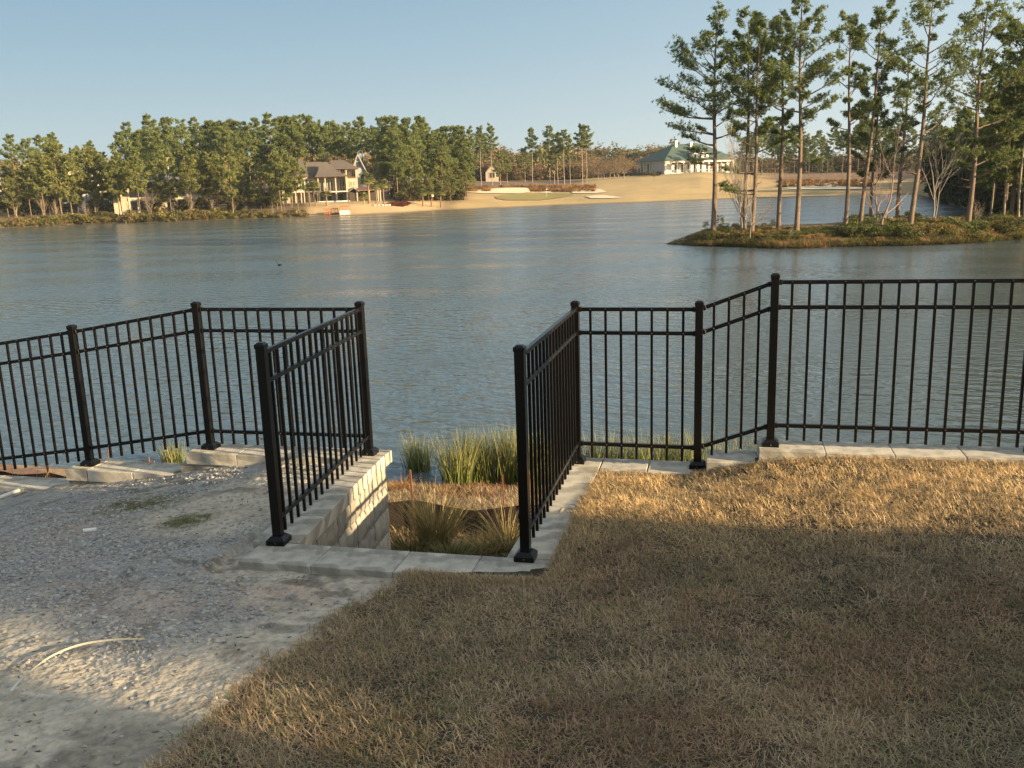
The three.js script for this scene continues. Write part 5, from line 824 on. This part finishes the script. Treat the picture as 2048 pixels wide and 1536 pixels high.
{
  // cream houses half hidden by the shore pines at the left
  const frame = (px, py) => { const b = hit(px, py), k = depthOf(b) / FOCAL; return { b, k, X: (x) => (x - px) * k, Y: (x, y) => (py - y - (x - px) * 0.0325) * k }; };
  let f = frame(300, 424), h = thing('cream_house', 'wide cream house with balconies and a pale chimney behind the shore pines', 'house', f.b.toArray(), face(f.b)); const P = (n, g, m) => mesh(n, g, m, h), X = f.X, Y = (y) => f.Y(300, y);
  P('wall', [bb(X(235), X(402), -1, Y(394), -9, -1.6), bb(X(262), X(392), Y(394), Y(364), -9, -2.2), bb(X(235), X(262), -1, Y(372), -6, 0)], H.cream);
  P('balcony', [bb(X(262), X(318), Y(401), Y(395), -2.2, 0.2), bb(X(330), X(400), Y(401), Y(394), -2.2, 0.1)], H.stucco); for (const x of [264, 280, 297, 316, 332, 352, 374, 397]) P('column', bb(X(x) - 0.16, X(x) + 0.16, -1, Y(400), -0.2, 0.1), H.stucco); for (const x of [264, 297, 330, 352, 374, 397]) P('column', bb(X(x) - 0.13, X(x) + 0.13, Y(395), Y(366), -0.2, 0.05), H.stucco);
  for (const [a, b] of [[268, 278], [283, 301], [336, 348], [356, 370], [378, 392]]) { windowOn(h, X(a), X(b), Y(420), Y(403), -1.55); windowOn(h, X(a), X(b), Y(392), Y(372), -2.15, { mull: 1 }); }
  P('roof', hip(X(256), X(400), -10, 0.4, Y(365), Y(350), X(290), X(372), {}), H.grey); P('roof', hip(X(230), X(266), -7, 0.6, Y(372), Y(360), X(240), X(256), {}), H.grey); P('chimney', [bb(X(343), X(355), Y(366), Y(320), -5.6, -4.4), bb(X(342), X(356), Y(320), Y(317.5), -5.8, -4.2)], H.stucco);
  const tb = farAt(286, 60), k3 = depthOf(tb) / FOCAL, th = thing('red_roofed_house', 'house with a red tiled roof behind the wide cream house', 'house', tb.toArray(), face(tb)), ty = topAt(tb, 292, 324).y - tb.y, tl = topAt(tb, 286, 341).y - tb.y; mesh('wall', bb(-26 * k3, 24 * k3, -1, tl, -8, 0), H.cream, th); mesh('roof', hip(-29 * k3, 27 * k3, -9, 0.6, tl, ty, -4 * k3, 10 * k3, {}), H.tile, th);
  f = frame(168, 421); h = thing('cream_house', 'tall cream house with an orange lower roof at the far left', 'house', f.b.toArray(), face(f.b)); const X2 = f.X, Y2 = (y) => f.Y(168, y);
  mesh('wall', [bb(X2(100), X2(213), Y2(380), Y2(337), -12, -5), bb(X2(128), X2(186), -1, Y2(384), -5, -1), bb(X2(186), X2(232), -1, Y2(378), -7, -0.4)], H.stucco, h); mesh('roof', hip(X2(96), X2(218), -13, -4.4, Y2(338), Y2(326), X2(134), X2(176), {}), H.grey, h); mesh('roof', hip(X2(118), X2(194), -5, -0.2, Y2(384), Y2(372), X2(128), X2(184), { zm: -5 }), H.tile, h);
  for (const [a, b, c, d] of [[128, 136, 372, 352], [140, 148, 372, 352], [172, 182, 372, 350], [192, 200, 372, 350]]) windowOn(h, X2(a), X2(b), Y2(c), Y2(d), -4.95); mesh('garage_door', bb(X2(134), X2(180), -0.8, Y2(388), -1.0, -0.93), std([0.36, 0.38, 0.44], 0.7), h); mesh('door', bb(X2(206), X2(216), -0.8, Y2(402), -0.42, -0.35), H.brown, h); windowOn(h, X2(192), X2(201), Y2(398), Y2(386), -0.36);  // bluish garage door colour has the shade painted in
  f = frame(6, 405); h = thing('grey_house', 'pale house with a grey roof cut by the left edge of the frame', 'house', f.b.toArray(), face(f.b)); mesh('wall', bb(f.X(-60), f.X(24), -1, f.Y(6, 346), -9, 0), H.stucco, h); mesh('roof', hip(f.X(-66), f.X(30), -10, 0.8, f.Y(6, 347), f.Y(6, 328), f.X(-40), f.X(4), {}), H.grey, h); windowOn(h, f.X(8), f.X(16), f.Y(6, 376), f.Y(6, 356), 0.04); mesh('balcony', bb(f.X(-20), f.X(26), f.Y(6, 384), f.Y(6, 380), 0, 1.6), H.white, h);
  // small white house by the parking area
  const sb = farAt(985, 118), ks = depthOf(sb) / FOCAL, sh = thing('white_cottage', 'small white gabled house behind the parked cars', 'house', sb.toArray(), face(sb)), st = topAt(sb, 985, 327).y - sb.y; mesh('wall', [prism([[-13 * ks, -1], [13 * ks, -1], [13 * ks, st * 0.62], [3 * ks, st - 0.2], [-13 * ks, st * 0.5]], -6, 0)], H.cream, sh); mesh('roof', gableRoof(-12 * ks, 16 * ks, -6.4, 0.4, st * 0.58, st, 0.25), H.grey, sh); windowOn(sh, -0.9, 0.9, st * 0.2, st * 0.5, 0.04, { mull: 1 });
}
{
  // clubhouse with a green roof, its long front turned to the right
  const b = hit(1342, 348), k = depthOf(b) / FOCAL, phi = 0.62, c = thing('clubhouse', 'long clubhouse with a green hip roof, white columns and a dormer on the far rise', 'clubhouse', b.toArray(), face(b) + phi);
  const P = (n, g, m, p) => mesh(n, g, m, p || c), L = 128 * k / Math.cos(phi), D = 58 * k / Math.sin(phi), top = (py) => (346 - py) * k, e = top(319), r = top(286);
  P('wall', [bb(0, L, -1.5, e, -D, -2.6), bb(0, L, -1.5, 0.35, -2.6, 0)], H.white); P('wall', bb(-0.02, 0.4, -1.5, 0.35, -D, -2.6), H.siding);
  P('frieze', bb(-0.1, L + 0.1, e - 0.9, e, -2.8, 0.1), H.white); for (let i = 0; i <= 10; i++) P('column', bb(L * i / 10 - 0.17, L * i / 10 + 0.17, 0.35, e - 0.9, -0.4, -0.06), H.white);
  P('ceiling_beam', bb(0.2, L - 0.2, e - 1.35, e - 0.92, -2.5, -2.3), H.wood); P('railing', [bb(0, L, 1.2, 1.3, -0.3, -0.2), ...[...Array(60)].map((_, i) => bb(L * i / 60 - 0.02, L * i / 60 + 0.02, 0.35, 1.2, -0.28, -0.22))], H.white);
  for (let i = 0; i < 10; i++) windowOn(c, L * (i + 0.25) / 10, L * (i + 0.75) / 10, 0.45, e - 1.6, -2.56, { m: H.white, mull: 1 });
  // shaded left side with its own columns
  P('wall', bb(-2.6, 0, -1.5, e, -D * 0.42, -0.2), H.siding); P('frieze', bb(-2.7, 0.1, e - 0.5, e, -D - 0.1, 0), H.white); for (let i = 0; i < 6; i++) P('column', bb(-2.65, -2.3, -1.2, e - 0.5, -D + D * 0.55 * i / 5, -D + D * 0.55 * i / 5 + 0.35), H.white); for (let i = 0; i < 4; i++) P('door', bb(-0.06, 0, -1, e - 0.9, -D + D * 0.13 * (i + 0.35), -D + D * 0.13 * (i + 0.85)), i % 2 ? H.dark : H.white); P('porch_floor', bb(-2.7, 0, -1.6, -1.0, -D, -D * 0.42), H.siding);
  P('roof', hip(-3.4, L + 1, -D - 0.8, 0.8, e + 0.02, r, D * 0.42, L - D * 0.45, {}), H.green);
  const dx = L * 0.46, dw = L * 0.13; P('dormer', [prism([[dx - dw, e + 0.3], [dx + dw, e + 0.3], [dx + dw, e + 2.2], [dx, e + 2.9], [dx - dw, e + 2.2]], -5, -0.2)], H.white); for (const s of [-0.6, 0, 0.6]) windowOn(c, dx + s * dw - 0.4, dx + s * dw + 0.4, e + 0.6, e + 1.9, -0.16, { m: H.white });
  P('roof', gableRoof(dx - dw - 0.4, dx + dw + 0.4, -6, 0.1, e + 2.2, e + 3.1, 0.15), H.green);
  for (const [x, z, t] of [[L * 0.26, -D * 0.42, 281], [L * 0.50, -D * 0.42, 285]]) { P('chimney', [bb(x - 0.45, x + 0.45, r - 1.4, top(t), z - 0.5, z + 0.5), bb(x - 0.55, x + 0.55, top(t), top(t) + 0.25, z - 0.65, z + 0.65)], H.white); }
  P('base', bb(-2.4, L - 0.1, -3.2, -1.5, -D, -0.15), H.block);
  const hb = rng(61), hs = round(935, { H: 1.6, W: 2.2, start: 0, clumps: 22, leaves: 30, ls: 0.2, cA: [0.10, 0.07, 0.03], cB: [0.17, 0.13, 0.06] });
  for (let i = 0; i < 14; i++) { const p = hit(1243 + i * 5.5 + hb() * 3, 351.5); const m = mesh('shrub', hs.crown, M.leaf); tag(m, 'low tan shrub in the bed left of the clubhouse', 'shrub', 'low shrubs left of the clubhouse'); m.position.copy(p); m.scale.setScalar(0.55 + 0.4 * hb()); m.rotation.y = i; }
}
// ---------------------------------------------------------------- cars by the golf course
{
  const paint = (c) => new THREE.MeshPhysicalMaterial({ color: C(...c), roughness: 0.3, clearcoat: 1, clearcoatRoughness: 0.1 }), tyre = std([0.02, 0.02, 0.02], 0.9), rim = std([0.4, 0.4, 0.42], 0.35, { metalness: 0.8 }), lampM = std([0.5, 0.05, 0.03], 0.3), clear = std([0.8, 0.8, 0.8], 0.2);
  const body = new THREE.ExtrudeGeometry((() => { const s = new THREE.Shape(); [[-2.2, 0.35], [-2.25, 0.75], [-2.1, 0.98], [-1.7, 1.02], [-1.15, 1.05], [-0.75, 1.42], [0.9, 1.46], [1.75, 1.08], [2.2, 1.0], [2.25, 0.6], [2.2, 0.35]].forEach(([x, y], i) => i ? s.lineTo(x, y) : s.moveTo(x, y)); return s; })(), { depth: 1.56, bevelEnabled: true, bevelSize: 0.09, bevelThickness: 0.12, bevelSegments: 2 }).translate(0, 0, -0.78);
  const glass = new THREE.ExtrudeGeometry((() => { const s = new THREE.Shape(); [[-1.02, 1.1], [-0.68, 1.4], [0.85, 1.43], [1.55, 1.1]].forEach(([x, y], i) => i ? s.lineTo(x, y) : s.moveTo(x, y)); return s; })(), { depth: 1.826, bevelEnabled: false }).translate(0, 0, -0.913);
  [[966, 352.5, [0.35, 0.37, 0.4], 'silver car in the gap at the left end of the parking area', 0.2], [1024, 357, [0.62, 0.62, 0.6], 'white car parked beyond the short pine', 0.5], [1115, 355.5, [0.03, 0.04, 0.10], 'dark blue car parked behind the tall golf pines', 0.1]].forEach(([px, py, c, l, t]) => {
    const p = hit(px, py), o = thing('parked_car', l, 'car', [p.x, p.y, p.z], face(p) + t, undefined); mesh('body', body, paint(c), o); mesh('side_window', glass, H.glass, o);
    for (const [x, z] of [[-1.35, 0.82], [1.4, 0.82], [-1.35, -0.82], [1.4, -0.82]]) { const w = mesh('wheel', new THREE.CylinderGeometry(0.33, 0.33, 0.22, 18).rotateX(Math.PI / 2), tyre, o); w.position.set(x, 0.33, z); mesh('rim', new THREE.CylinderGeometry(0.2, 0.2, 0.235, 12).rotateX(Math.PI / 2), rim, w); }
    for (const z of [-0.6, 0.6]) { mesh('headlight', rbox(0.08, 0.16, 0.34, -2.3, 0.75, z, 0.02), clear, o); mesh('tail_light', rbox(0.08, 0.18, 0.3, 2.3, 0.82, z, 0.02), lampM, o); }
  });
  const fp = hit(1093, 394), fl = thing('golf_flag', 'thin white golf flagstick standing on the green', 'flag', fp.toArray(), face(fp)); mesh('pole', sweep([V(0, 0, 0), V(0, 2.2, 0)], [0.03, 0.03], 6), H.white, fl); mesh('flag', prism([[0, 2.15], [0.5, 2.0], [0, 1.8]], 0, 0.02), H.white, fl);
}
// ---------------------------------------------------------------- a water bird
{
  const p = onY(559, 531, WATER), g = sweep([V(-0.34, 0.10, 0), V(-0.24, 0.09, 0), V(-0.1, 0.07, 0), V(0.08, 0.07, 0), V(0.19, 0.11, 0), V(0.23, 0.2, 0), V(0.235, 0.3, 0), V(0.25, 0.36, 0), V(0.29, 0.385, 0), V(0.33, 0.38, 0), V(0.37, 0.372, 0), V(0.44, 0.365, 0)], [0.01, 0.05, 0.105, 0.11, 0.075, 0.045, 0.036, 0.038, 0.046, 0.034, 0.014, 0.004], 10);
  const d = tag(mesh('water_bird', g, std([0.025, 0.023, 0.02], 0.6)), 'small dark water bird swimming alone on the open lake', 'bird'); d.position.copy(p); d.scale.setScalar(0.62); d.rotation.y = 2.9;
}
// ---------------------------------------------------------------- unseen neighbouring house and added tree that shape the low sun on the yard
{
  // along = towards the sun, side = across it
  const S = V(Math.cos(SUN_AZ), 0, Math.sin(SUN_AZ)), N = V(-Math.sin(SUN_AZ), 0, Math.cos(SUN_AZ)), at = (along, side) => S.clone().multiplyScalar(along).addScaledVector(N, side), turn = -SUN_AZ;
  const dt = round(990, { H: 9, W: 2.0, start: 0.3, clumps: 30, leaves: 30, ls: 0.2, cA: [0.09, 0.10, 0.03], cB: [0.18, 0.17, 0.05], r0: 0.15 }), tp = at(38, -2.75); tp.y = 3.2; plant('sun_filter_tree', dt, tp, 1, 0, 'unseen leafy tree added to thin the sunlight, right of the view', 'tree');  // unseen tree added to weaken the sun stripe through the house gap
  const nh = thing('neighbouring_house', 'unseen neighbouring house right of the view, shaped to shade the yard', 'house', at(0, 0).toArray(), turn), W = (a0, a1, s0, s1, y0, y1) => bb(a0, a1, y0, y1, s0, s1);
  mesh('wall', [W(11, 20, -5.2, -3.12, -1, 6.6), W(11, 20, -2.38, 9, -1, 6.6), W(11, 11.3, -3.12, -2.38, 4.7, 6.6), W(11, 11.2, -3.12, -2.38, -1, 3.12)], H.cream, nh);  // house read from its shadow; slot and low panel added to shape the sun
  mesh('roof', hip(10.6, 20.4, -5.22, 9.6, 6.7, 9.2, 14, 17, {}), H.roof, nh);
}
renderer.render(scene, camera);
